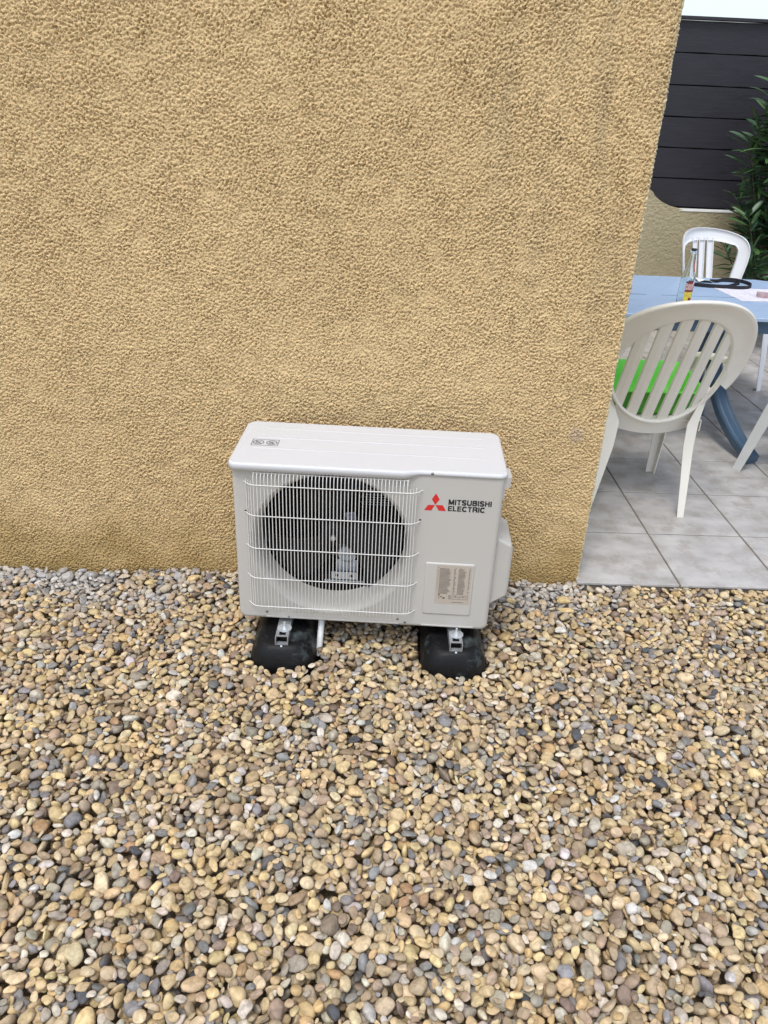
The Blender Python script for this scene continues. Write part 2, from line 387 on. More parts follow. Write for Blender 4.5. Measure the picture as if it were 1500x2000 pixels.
# ---- patio
tl = MB(); nxt, nyt = 12, 11
for i in range(-1, nxt):
    for j in range(nyt):
        x0 = TX+TILE*i+.0042; x1 = x0+TILE-.0084; y0 = PY+TILE*j+.0042; y1 = y0+TILE-.0084
        if j == 0: y0 = PY
        x0 = max(x0, .812)
        if x1 - x0 < .01: continue
        dz = rng.uniform(-.0005, .0005); b_ = .0012
        def ring(i_, z): return [(x0+i_, y0+i_, z), (x1-i_, y0+i_, z), (x1-i_, y1-i_, z), (x0+i_, y1-i_, z)]
        tl.loft([ring(0, PZ-.009), ring(0, PZ-b_+dz), ring(b_, PZ+dz)], False)
tag(tl.build('patio', M['tile'], fixn=True), kind='structure')
gr = MB(); gr.box((.815, PY+.004, -.06), (TX+TILE*nxt, PY+TILE*nyt, PZ-.0035))
tag(gr.build('patio_base', M['grout']), kind='structure')

# ================================================================== GRAVEL
def ico(sub):
    import bmesh
    bm = bmesh.new(); bmesh.ops.create_icosphere(bm, subdivisions=sub, radius=1)
    v = np.array([q.co[:] for q in bm.verts]); f = np.array([[q.index for q in p.verts] for p in bm.faces]); bm.free(); return v, f
ico3 = ico(3); ico2 = ico(2)
NP = 48
protos = []
for k in range(NP):
    pr = np.random.default_rng(100+k); out = []
    K = pr.normal(0, 1.5, (7, 3)); ph = pr.uniform(0, 6.3, 7); am = pr.uniform(.02, .10, 7); e = pr.uniform(.78, 1.15)
    ang_ = k % 3 == 0
    PN = pr.normal(0, 1, (pr.integers(5, 9), 3)); PN /= np.linalg.norm(PN, axis=1)[:, None]; PD = pr.uniform(.62, .92, len(PN))
    for V_, F_ in (ico3, ico2):
        d = np.sign(V_)*np.abs(V_)**e; r = 1+sum(am[q]*np.sin(V_@K[q]+ph[q]) for q in range(7))
        if ang_:
            dn = V_@PN.T; lim = np.where(dn > .05, PD[None]/np.maximum(dn, .05), 9).min(1)
            r = -np.log(np.exp(-14*r)+np.exp(-14*lim))/14
        q = d*r[:, None]; q /= np.abs(q).max(0); out.append(q)
    protos.append(out)
GX0, GX1, GY0, GY1 = -1.95, 2.25, -1.95, .012
gc = .0035; W_, H_ = int((GX1-GX0)/gc), int((GY1-GY0)/gc)
hf = np.full((W_, H_), -.038); own = np.full((W_, H_), -1, np.int32)
gxs = GX0+(np.arange(W_)+.5)*gc; gys = GY0+(np.arange(H_)+.5)*gc
hf[:, gys > 0] = 1.0
hf[np.ix_(gxs > XC, gys > PY+.003)] = 1.0
PADS = [(-.345, -.137, -.567, -.13), (.200, .408, -.573, -.14)]
def pad_mask(x, y):
    r = np.zeros(np.broadcast(x, y).shape, bool)
    for a, b, c, d in PADS:
        rr = .07; cx = np.clip(x, a+rr, b-rr); cy_ = np.clip(y, c+rr, d-rr)
        r |= (x-cx)**2+(y-cy_)**2 < rr**2
    return r
hf[pad_mask(gxs[:, None], gys[None, :])] = 1.0
target = gnoise((W_//4+1, H_//4+1), gc*4, .5, 9)*.0055          # gentle swells
NDROP = 64000
stones = []
palette = np.array([  # r g b weight (linear)
 (.66,.52,.31,14),(.59,.44,.235,15),(.69,.52,.26,10),(.47,.355,.215,10),(.38,.275,.16,5.5),(.56,.39,.18,3.5),(.44,.28,.14,.9),
 (.40,.35,.26,8),(.29,.275,.25,4.5),(.20,.19,.17,1.8),(.10,.10,.10,.9),(.66,.58,.44,6.5),(.60,.56,.49,2.0),(.45,.34,.23,3),(.26,.19,.135,2.6),(.52,.44,.34,1.2)])
palette[:, :3] *= [.87, .87, .91]
pw = palette[:, 3]/palette[:, 3].sum()
def rotm(yaw, tx, ty):
    cz, sz = math.cos(yaw), math.sin(yaw); cx_, sx_ = math.cos(tx), math.sin(tx); cy_, sy_ = math.cos(ty), math.sin(ty)
    Rz = np.array([[cz, -sz, 0], [sz, cz, 0], [0, 0, 1]]); Rx = np.array([[1, 0, 0], [0, cx_, -sx_], [0, sx_, cx_]]); Ry = np.array([[cy_, 0, sy_], [0, 1, 0], [-sy_, 0, cy_]])
    return Rx@Ry@Rz
for it in range(NDROP):
    u = rng.random()
    small = it > NDROP*.88
    L_ = float(np.clip(rng.lognormal(math.log(.021 if small else .0345), .24), .013, .054))/2
    wd = L_*rng.uniform(.56, .90); td = wd*rng.uniform(.42, .82)
    tl_ = rng.normal(0, .32, 2) if rng.random() < .75 else rng.normal(0, .8, 2)
    R_ = rotm(rng.uniform(0, 6.283), tl_[0], tl_[1])
    A_ = R_@np.diag([1/L_**2, 1/wd**2, 1/td**2])@R_.T
    Ai = np.linalg.inv(A_); hx, hy, hz = np.sqrt(np.diag(Ai))
    kx, ky = int(hx/gc)+1, int(hy/gc)+1
    dx = (np.arange(-kx, kx+1)*gc)[:, None]; dy = (np.arange(-ky, ky+1)*gc)[None, :]
    B_ = A_[0, 2]*dx+A_[1, 2]*dy; C_ = A_[0, 0]*dx*dx+2*A_[0, 1]*dx*dy+A_[1, 1]*dy*dy-1
    disc = B_*B_-A_[2, 2]*C_; ok = disc > 0; sq = np.sqrt(np.where(ok, disc, 0))
    lo = np.where(ok, (-B_-sq)/A_[2, 2], 9.); hi = np.where(ok, (-B_+sq)/A_[2, 2], -9.)
    best = None
    if rng.random() < .5:      # denser where the camera looks
        yy = rng.uniform(GY0, 0); wv = .95+(yy+1.75)*.42
        bx = rng.uniform(max(GX0, -wv), wv+.15); by = yy
    else:
        bx = rng.uniform(GX0, GX1); by = rng.uniform(GY0, 0)
    for c_ in range(6):
        px = bx+rng.uniform(-.045, .045); py = by+rng.uniform(-.045, .045)
        i = int((px-GX0)/gc); j = int((py-GY0)/gc)
        if i-kx < 0 or j-ky < 0 or i+kx+1 > W_ or j+ky+1 > H_: continue
        P = hf[i-kx:i+kx+1, j-ky:j+ky+1]
        zc = float((P-lo).max())
        if best is None or zc < best[0]: best = (zc, i, j)
    if best is None: continue
    zc, i, j = best
    zc -= .0012+.20*td
    if zc+hz*.6 > float(target[i//4, j//4])+.018: continue
    P = hf[i-kx:i+kx+1, j-ky:j+ky+1]; O = own[i-kx:i+kx+1, j-ky:j+ky+1]
    top = hi+zc; up_ = top > P
    P[up_] = top[up_]; O[up_] = len(stones)
    stones.append((gxs[i], gys[j], zc, L_, wd, td, R_))
cnt = np.bincount(own[own >= 0], minlength=len(stones))
low = np.quantile(hf[(hf < .5)], .02)
keep = [k for k in range(len(stones)) if cnt[k] >= 2 or stones[k][2] > low]
print('level', np.mean(hf[hf < .5]), np.quantile(hf[hf < .5], [.05, .5, .95]))
print('stones', len(stones), 'kept', len(keep))
VV, FF, CC, off = [], [], [], 0
dust = lambda x, y: (math.exp(-((x+.98)/.42)**2)+.9*math.exp(-((x-.70)/.22)**2)+.45*math.exp(-((x+1.4)/.3)**2))*math.exp(-((y+.05)/.17)**2)
cn = [gnoise((200, 100), .02, .12, 20+q) for q in range(2)]
for k in keep:
    x, y, z, a, b, c, R_ = stones[k]
    inview = abs(x-.05) < 1.1+(y+1.7)*.45 and y > -1.75
    V_ = protos[rng.integers(NP)][0 if (inview and cnt[k] > 3) else 1]; F_ = (ico3 if (inview and cnt[k] > 3) else ico2)[1]
    flip = rng.choice([-1, 1], 3); V_ = V_*flip; F2 = F_ if flip.prod() > 0 else F_[:, ::-1]
    VV.append((V_*[a, b, c])@R_.T+[x, y, z]); FF.append(F2+off); off += len(V_)
    ci = palette[rng.choice(len(palette), p=pw), :3]*rng.uniform(.82, 1.18)*(1+rng.normal(0, .02, 3))
    q = min(1., max(0., dust(x, y)*(1.0+.35*float(cn[0][int((x+2)/.045) % 200, int((y+2)/.045) % 100]))+rng.normal(0, .26)))
    if dust(x, y) > .12 and q > .25: ci = ci*(1-q*.85)+np.array([.47, .46, .445])*rng.uniform(.6, 1.2)*q*.85
    CC.append(np.tile(np.append(np.clip(ci, .02, .85), 1), (len(V_), 1)))
gravel = bulk_mesh('gravel', np.vstack(VV), np.vstack(FF), M['pebble'], attr=np.vstack(CC))
tag(gravel, 'rounded beige, brown and grey river pebbles covering the ground', 'gravel', kind='stuff')

# ================================================================== OUTDOOR UNIT
AX, AY, AZ, AYAW = -.39228, -.44255, .11975, -.04996
ac = empty('air_conditioner', (AX, AY, AZ), AYAW)
tag(ac, 'cream air conditioner outdoor unit with wire fan grille standing on black blocks', 'air conditioner')
Wd, Dp, Ht = .80, .285, .55
HC, HR = (.297, .282), .246
# casing: front silhouette swept backwards
def silh(inset, v, N=160):
    r = max(.022-inset*.6, .004); x0, x1, z0, z1 = .003+inset, .797-inset, 0+inset, .545-inset
    loop = []
    def arc_(cx, cz, a0, a1, rr):
        return [(cx+rr*math.cos(a0+(a1-a0)*t/6), cz+rr*math.sin(a0+(a1-a0)*t/6)) for t in range(7)]
    loop += arc_(x1-r, z0+r, -math.pi/2, 0, r)+arc_(x1-.004, z1-.004, 0, math.pi/2, .004)+arc_(x0+.004, z1-.004, math.pi/2, math.pi, .004)+arc_(x0+r, z0+r, math.pi, 1.5*math.pi, r)
    return [(p[0], v, p[1]) for p in loop]
body = MB()
body.loft([silh(.012, .0), silh(.006, .0012), silh(.002, .005), silh(0, .012), silh(0, .312)], True, False)
body.add(silh(0, .312), [tuple(range(28))])
# front sheet with the round opening
def ray_to(poly, a):
    d = (math.cos(a), math.sin(a)); best = None
    for i in range(len(poly)):
        p = poly[i]; q = poly[(i+1) % len(poly)]
        ex, ez = q[0]-p[0], q[2]-p[2]; den = d[0]*ez-d[1]*ex
        if abs(den) < 1e-12: continue
        t = ((p[0]-HC[0])*ez-(p[2]-HC[1])*ex)/den; s = ((p[0]-HC[0])*d[1]-(p[2]-HC[1])*d[0])/den
        if t > 0 and -1e-9 <= s <= 1+1e-9 and (best is None or t < best): best = t
    return (HC[0]+d[0]*best, 0, HC[1]+d[1]*best)
sil0 = silh(.012, 0)
angs = sorted([2*math.pi*i/120 for i in range(120)]+[math.atan2(p[2]-HC[1], p[0]-HC[0]) % (2*math.pi) for p in sil0])
outer = [ray_to(sil0, a) for a in angs]; inner = [(HC[0]+HR*math.cos(a), 0, HC[1]+HR*math.sin(a)) for a in angs]
k = len(angs); body.add(outer+inner, [(i, (i+1) % k, k+(i+1) % k, k+i) for i in range(k)])
casing = body.build('casing', M['paint'], ac)
bmth = MB()
bmth.loft([[(HC[0]+r*math.cos(a), v, HC[1]+r*math.sin(a)) for a in [2*math.pi*i/96 for i in range(96)]] for r, v in
           ((HR+.0005, .0004), (.243, .002), (.237, .008), (.231, .018), (.2275, .032), (.2265, .05), (.2265, .075), (.2265, .10))], True, False)
bmth.build('fan_shroud', M['paint'], ac)
ins = MB()
ins.box((.012, .205, .01), (.55, .21, .535)); ins.box((.012, .10, .01), (.016, .205, .535)); ins.box((.545, .10, .01), (.549, .205, .535))
ins.box((.012, .10, .008), (.55, .21, .012)); ins.box((.012, .10, .533), (.55, .21, .537))
ins.build('dark_shell', M['void'], ac)  # added near-black shell, shade inside the casing put into its colour
cl = MB()
for i in range(60): cl.box((.02, .196, .03+i*.0083), (.54, .2045, .03+i*.0083+.003))
cl.build('heat_exchanger', M['coil'], ac)
# fan: hub and three broad blades
fan = MB(); fz = .07
fan.lathe([(.001, -.008), (.02, -.007), (.036, -.003), (.043, .006), (.044, .05)], (HC[0], fz, HC[1]), 'Y', 32)
fanhub = fan.build('fan', M['black'], ac)
for b_ in range(3):
    base = math.radians([110, 230, 350][b_]); G = []
    for i in range(11):
        r = .042+(.218-.042)*i/10; sw = 1.00 if i else .8
        row = []
        span = math.radians(68-6*i/10); lead = -.35*(i/10)**1.5
        for j in range(13):
            t = j/12; a = base+lead+span*(t-.5)
            row.append((HC[0]+r*math.cos(a), fz+.006+.052*t*(1-.25*i/10)+.004*math.sin(t*3.14), HC[1]+r*math.sin(a)))
        G.append(row)
    bl = MB(); bl.shell(G, .003); bl.build('blade', M['black'], fanhub)
nut = MB(); nut.lathe([(.009, -.002), (.009, .006), (.005, .008)][::-1], (HC[0], fz-.022, HC[1]), 'Y', 6, False); nut.lathe([(.0045, -.008), (.0045, .01)], (HC[0], fz-.022, HC[1]), 'Y', 10)
nut.build('hub_nut', M['steel'], fanhub)
# motor bracket seen between the blades
br = MB()
G = [[(.318+.034*s+.012*math.sin(t*3), .155-.004*math.cos(s*3), .235+.085*t) for s in (0, .25, .5, .75, 1)] for t in (0, .2, .4, .6, .8, 1)]
br.shell(G, .003); br.lathe([(.010, -.003), (.010, .003)], (.345, .148, .305), 'Y', 16)
br.box((.30, .15, .10), (.37, .154, .145)); br.lathe([(.03, 0), (.034, .02), (.034, .04)], (.335, .15, .165), 'Y', 24)
br.build('motor_bracket', M['galv'], ac, .001)
lp = MB(); lp.box((.285, .128, .083), (.372, .131, .110)); lp.box((.262, .124, .074), (.392, .150, .078))
lp.build('mounting_plate', M['steel'], ac, .0008)
for uu in (.303, .350):
    hmb = MB(); hmb.lathe([(.0055, -.0006), (.0055, .0006)], (uu, .1272, .097), 'Y', 14); hmb.build('plate_hole', M['void'], ac)
tr = MB(); tr.box((.262, .131, .0775), (.392, .15, .095)); tr.build('tray', M['coil'], ac)
rf = MB(); rf2 = MB()
for i in range(16):
    z0 = .335+i*.0088; rf.tube([(.36+rng.uniform(0, .03), .188, z0), (.47+rng.uniform(0, .05), .188, z0+rng.uniform(-.001, .001))], .0009, 5)
for z0, x0, x1 in ((.142, .22, .50), (.150, .40, .49), (.255, .32, .36), (.268, .33, .38), (.246, .31, .37)): rf2.tube([(x0, .188, z0), (x1, .188, z0)], .0009, 5)
rf.build('fin_edges', M['galv'], ac); rf2.build('pipe_edges', M['galv'], ac)

# grille of welded wire
gr_ = MB(); WR = .00142
def gv(u):       # how far the grille stands off at u
    e = min(u-.040, .560-u)
    return -.0215*min(1, max(0, 1-(1-min(e, .034)/.034)**2))
us = [.0697+i*(.5178-.0697)/42 for i in range(43)]
for n_, u in enumerate(us):
    vz = gv(u)
    zb = .036 if .095 <= u <= .502 else (.052 if .075 < u < .51 else .060)
    gr_.tube([(u, -.0, .5265), (u, vz*.45, .5225), (u, vz*.85, .514), (u, vz, .502), (u, vz, zb+.018), (u, vz*.85, zb+.006), (u, vz*.4, zb)], WR, 6)
for u in (.0455, .0530, .0610): gr_.tube([(u, gv(u), .498), (u, gv(u), .068)], WR, 6)
for u in (.5270, .5355, .5440): gr_.tube([(u, gv(u), .500), (u, gv(u), .066)], WR, 6)
gr_.tube([(.066, -.0105, .5205), (.5215, -.0105, .5205)], WR, 6)
for z0 in (.487, .386, .2745, .168, .064):
    pts = [(.037, .001, z0), (.043, -.004, z0)]+[(u, gv(u)-.003, z0) for u in (.0485, .056, .066, .078, .2, .3, .4, .52, .532, .543, .552)]+[(.558, -.004, z0), (.563, .001, z0)]
    gr_.tube(pts, WR*1.1, 6)
gr_.build('fan_grille', M['wire'], ac)
for (u, z0) in ((.0395, .389), (.5605, .389), (.066, .5262), (.072, .5262), (.508, .5262), (.515, .5262)):
    h_ = MB(); h_.lathe([(.0035, -.0004), (.0035, .0001)], (u, -.0004, z0), 'Y', 12); h_.build('hook_hole', M['void'], ac)

# lid
def lid_outline(ins_):
    pts = []
    def arc_(cx, cv, a0, a1, rr, n=8):
        return [(cx+rr*math.cos(a0+(a1-a0)*t/n), cv+rr*math.sin(a0+(a1-a0)*t/n)) for t in range(n+1)]
    x0, x1, vb, vl, vr = -.006, .806, .322, -.0155, -.0035; R1, R2 = .026, .034
    pts += arc_(x0+R1, vl+R1, math.pi, 1.5*math.pi, R1)
    for t in range(9):
        q = t/8; sm = q*q*(3-2*q); pts.append((.500+.058*q, vl+(vr-vl)*sm))
    pts += arc_(x1-R1, vr+R1, -math.pi/2, 0, R1)+arc_(x1-R2, vb-R2, 0, math.pi/2, R2)+arc_(x0+R2, vb-R2, math.pi/2, math.pi, R2)
    P = [Vector((p[0], p[1])) for p in pts]; out = []
    n = len(P)
    for i in range(n):
        t = (P[(i+1) % n]-P[i-1]).normalized(); nn = Vector((-t.y, t.x)); out.append(P[i]+nn*ins_)
    return out
def lipz(p):
    q = min(1, max(0, (p.x-.500)/.058)); q = q*q*(3-2*q)
    return .5275+.0095*q if p.y < .1 else .530
O0 = lid_outline(0)
lid = MB()
secs = [[(a.x, a.y, lipz(o)) for a, o in zip(lid_outline(.002), O0)], [(a.x, a.y, lipz(a)) for a in O0], [(a.x, a.y, .5435) for a in O0],
        [(a.x, a.y, .5475) for a in lid_outline(.0013)], [(a.x, a.y, .5497) for a in lid_outline(.004)], [(a.x, a.y, .5505) for a in lid_outline(.0075)]]
lid.loft(secs, True, False)
lid.add(secs[-1], [tuple(range(len(O0)))])
lid.add([(a.x, a.y, .5400) for a in lid_outline(.001)], [tuple(range(len(O0)))])
for v0 in (.105, .188, .262):
    a = .045 if v0 < .2 else .06
    prof = [(-.006, 0), (-.003, .0011), (.003, .0011), (.006, 0)]
    lid.loft([[(u, v0+p*f, .5503+q*f2) for p, q in prof] for u, f, f2 in ((a, .6, 0), (a+.01, 1, 1), (.745, 1, 1), (.757, .6, 0))], True, False, False)
lid_o = lid.build('lid', M['lid_lit'], ac)
sc_ = [(.587, -.0035, .5435)]
for pt in ((.092, .0, .028), (.162, 0, .011), (.510, 0, .027), (.534, 0, .016)): sc_.append(pt)
for (u, v, z0) in sc_:
    q = MB(); q.lathe([(.0042, .001), (.0042, -.0012), (.0026, -.0026), (.0006, -.003)], (u, v, z0), 'Y', 12); q.build('screw', M['screw'], ac)
# warning sticker on the lid
stk = MB(); z0 = .5512
def ringm(mb, c, r, w__, z, n=28):
    a = [(c[0]+r*math.cos(t*2*math.pi/n), c[1]+r*.95*math.sin(t*2*math.pi/n), z) for t in range(n)]
    b = [(c[0]+(r-w__)*math.cos(t*2*math.pi/n), c[1]+(r-w__)*.95*math.sin(t*2*math.pi/n), z) for t in range(n)]
    mb.add(a+b, [(i, (i+1) % n, n+(i+1) % n, n+i) for i in range(n)])
def seg(mb, p, q, w__, z):
    d = Vector((q[0]-p[0], q[1]-p[1])).normalized(); n_ = Vector((-d.y, d.x))*w__/2
    mb.add([(p[0]+n_.x, p[1]+n_.y, z), (p[0]-n_.x, p[1]-n_.y, z), (q[0]-n_.x, q[1]-n_.y, z), (q[0]+n_.x, q[1]+n_.y, z)], [(0, 1, 2, 3)])
x0, x1, y0, y1 = .0385, .118, .1215, .166
for a, b in (((x0, y0), (x1, y0)), ((x1, y0), (x1, y1)), ((x1, y1), (x0, y1)), ((x0, y1), (x0, y0))): seg(stk, a, b, .0016, z0)
for cx, sgn in ((.058, 1), (.098, -1)):
    ringm(stk, (cx, .1438), .0168, .0022, z0); seg(stk, (cx-.0115, .1438+.0115), (cx+.0115, .1438-.0115), .002, z0)
    seg(stk, (cx-.010, .137), (cx+.006, .137), .0022, z0); seg(stk, (cx-.008, .141), (cx-.002*sgn, .151), .002, z0); seg(stk, (cx+.001, .146), (cx+.009, .149), .0018, z0)
stk.build('warning_symbols', M['ink'], lid_o, fixn=False)
# emblem and lettering
em = MB(); yv = -.0006
em.add([(.602, yv, .4800), (.6133, yv, .4612), (.6017, yv, .4423), (.5905, yv, .4612)], [(0, 1, 2, 3)])
em.add([(.6008, yv, .4420), (.5812, yv, .4412), (.5697, yv, .4238), (.5910, yv, .4232)], [(0, 1, 2, 3)])
em.add([(.6026, yv, .4420), (.6240, yv, .4424), (.6345, yv, .4238), (.6130, yv, .4238)], [(0, 1, 2, 3)])
em.build('emblem', M['red'], ac, fixn=False)
tx = MB()
def arcp(cx, cz, rx, rz, a0, a1, n=10): return [(cx+rx*math.cos(math.radians(a0+(a1-a0)*i/n)), cz+rz*math.sin(math.radians(a0+(a1-a0)*i/n))) for i in range(n+1)]
T_ = .205; h_t = T_/2
GL = {'M': (.92, [[(h_t, 0), (h_t, 1)], [(h_t, .93), (.46, .10)], [(.46, .10), (.92-h_t, .93)], [(.92-h_t, 1), (.92-h_t, 0)]]),
 'I': (.205, [[(h_t, 0), (h_t, 1)]]), 'T': (.68, [[(0, 1-h_t), (.68, 1-h_t)], [(.34, .95), (.34, 0)]]),
 'S': (.72, [arcp(.36, .72, .27, .195, 10, 240)+arcp(.36, .285, .275, .20, 75, -170)]),
 'U': (.76, [[(h_t, 1), (h_t, .36)]+arcp(.38, .36, .295, .275, 180, 360)+[(.76-h_t, 1)]]),
 'B': (.74, [[(h_t, 0), (h_t, 1)], [(.05, 1-h_t), (.42, 1-h_t)]+arcp(.42, .73, .20, .185, 90, -90, 8)+[(.05, .53)], [(.40, .53)]+arcp(.42, .30, .235, .215, 90, -90, 8)+[(.05, h_t)]]),
 'H': (.76, [[(h_t, 0), (h_t, 1)], [(.76-h_t, 0), (.76-h_t, 1)], [(.1, .52), (.66, .52)]]),
 'E': (.66, [[(h_t, 0), (h_t, 1)], [(.05, 1-h_t), (.64, 1-h_t)], [(.05, .51), (.60, .51)], [(.05, h_t), (.66, h_t)]]),
 'L': (.60, [[(h_t, 0), (h_t, 1)], [(.05, h_t), (.60, h_t)]]),
 'C': (.78, [arcp(.40, .5, .315, .415, 38, 322, 18)]),
 'R': (.76, [[(h_t, 0), (h_t, 1)], [(.05, 1-h_t), (.44, 1-h_t)]+arcp(.44, .70, .215, .215, 90, -90, 8)+[(.05, .485)], [(.45, .49), (.64, .34), (.675, 0)]])}
def lettering(mb, word, x0, z0, w_, h, y):
    gap = .115; tot = sum(GL[c][0] for c in word)+gap*(len(word)-1); sx = w_/tot; cx = x0; kk = 0
    for c in word:
        for pl in GL[c][1]:
            P = [Vector((p[0]*sx, p[1]*h)) for p in pl]; lft, rgt = [], []
            for i, p in enumerate(P):
                d = (P[min(i+1, len(P)-1)]-P[max(i-1, 0)]).normalized(); n_ = Vector((-d.y, d.x))
                hw = h_t*(abs(n_.x)*sx+abs(n_.y)*h)*1.0
                lft.append(p+n_*hw); rgt.append(p-n_*hw)
            kk += 1; yy_ = y-.000012*kk
            mb.add([(cx+q.x, yy_, z0+q.y) for q in lft+rgt], [(i, i+1, len(P)+i+1, len(P)+i) for i in range(len(P)-1)])
        cx += (GL[c][0]+gap)*sx
lettering(tx, 'MITSUBISHI', .6400, .4452, .1262, .0176, -.0006); lettering(tx, 'ELECTRIC', .6398, .4245, .1088, .0172, -.0006)
tx.build('lettering', M['ink'], ac, fixn=False)
# embossed access panel with the data label
def rrect(x0, x1, z0, z1, r, v, n=5):
    out = []
    for cx, cz, a0 in ((x1-r, z0+r, -90), (x1-r, z1-r, 0), (x0+r, z1-r, 90), (x0+r, z0+r, 180)):
        out += [(cx+r*math.cos(math.radians(a0+90*t/n)), v, cz+r*math.sin(math.radians(a0+90*t/n))) for t in range(n+1)]
    return out
ap = MB(); ap.loft([rrect(.586, .738, .055, .245, .006, .0), rrect(.587, .737, .056, .244, .006, -.0022), rrect(.590, .734, .059, .241, .005, -.0034)], True, False)
ap.add(rrect(.590, .734, .059, .241, .005, -.0034), [tuple(range(24))]); app = ap.build('access_panel', M['paint'], ac)
lb = MB(); lb.box((.6215, -.0040, .0985), (.7305, -.0036, .2385)); lbo = lb.build('data_label', M['sticker'], app)
li = MB(); lr = random.Random(3); yy = -.0043
for r_ in range(24):
    z0 = .2305-r_*.0041; 
    if r_ in (0,): spans = [(.626, .629), (.681, .683), (.694, .697), (.724, .727)]
    else:
        spans = [(.6315, .6315+lr.uniform(.026, .037)), (.676, .676+lr.uniform(.003, .007)), (.6895, .6895+lr.uniform(.015, .024)), (.7215, .7215+lr.uniform(.002, .005))]
        if r_ in (20, 22): spans = spans[:3]
    for a, b in spans: li.box((a, yy, z0-.0006), (b, yy+.0004, z0+.0006))
for a, b, c, d in ((.632, .1305, .637, .1335), (.6345, .1175, .636, .1305), (.640, .1215, .6435, .1265), (.6465, .1170, .653, .1215), (.664, .1298, .724, .1303), (.664, .1235, .724, .1240), (.664, .1165, .724, .1170),
                   (.6985, .1165, .6990, .1303), (.7240, .1165, .7245, .1303), (.676, .1045, .712, .1055), (.664, .1262, .672, .1272), (.664, .1195, .674, .1205), (.682, .1262, .690, .1272), (.706, .1265, .714, .1273), (.6265, .145, .6269, .225)):
    li.box((a, yy, b), (c, yy+.0004, d))
li.build('printed_text', M['ink'], lbo)
# raised lips along the bottom of the casing
bt = MB()
for a, b in ((.090, .515), (.585, .752)):
    bt.loft([rrect(a, b, .0085, .0125, .0015, 0, 2), rrect(a+.0006, b-.0006, .0090, .0120, .0012, -.0022, 2)], True)
bt.build('bottom_rib', M['paint'], ac)
# right side: terminal cover tab and valve cover
tb = MB()
def slab(pts_vz, u0, u1, ins_=.0):
    return [[(u0, v, z) for v, z in pts_vz], [(u1, v, z) for v, z in pts_vz]]
tb.loft([[(.797, v, z) for v, z in ((.012, .495), (.085, .495), (.085, .535), (.012, .535))], [(.818, v, z) for v, z in ((.020, .502), (.080, .502), (.080, .536), (.020, .536))]], False)
tb.loft([[(.797, v, z) for v, z in ((.012, .46), (.06, .46), (.06, .495), (.012, .495))], [(.803, v, z) for v, z in ((.016, .464), (.056, .464), (.056, .4945), (.016, .4945))]], False)
tb.box((.797, .012, .315), (.7995, .10, .45)); tb.build('terminal_cover', M['paint'], ac, .003)
vc = MB()
P0 = [(.022, .085), (.205, .085), (.205, .330), (.022, .330)]
P1 = [(.030, .115), (.200, .115), (.200, .300), (.030, .300)]
P2 = [(.038, .128), (.192, .128), (.192, .285), (.038, .285)]
vc.loft([[(.796, v, z) for v, z in P0], [(.846, v, z) for v, z in P1], [(.852, v, z) for v, z in P2]], False)
vc.build('valve_cover', M['paint'], ac, .006)
# feet flanges beneath the casing
for u in (.125, .70):
    ft = MB(); ft.box((u-.03, .02, -.0035), (u+.03, .295, -.0005)); ft.build('foot_bracket', M['steel'], ac)
# left side grip plate
gl = MB(); gl.box((-.0045, .10, .44), (.004, .20, .50)); gl.build('side_grip', M['paint'], ac, .002)
hs_ = MB(); pth = smooth_path([(-.131, -.36, .112), (-.128, -.405, .108), (-.128, -.432, .085), (-.131, -.455, .04), (-.134, -.468, -.005)], 8)
dh = empty('drain_hose', (-.131, -.36, 0)); dh.location = (0, 0, 0)
rad = [.0098+(.0006 if (i % 2 and i < 24) else 0) for i in range(len(pth))]
hs_.tube(pth, rad, 14); bpy.data.objects.remove(dh)
tag(hs_.build('drain_hose', M['hose']), 'short white corrugated drain hose hanging beside the left black block', 'hose')

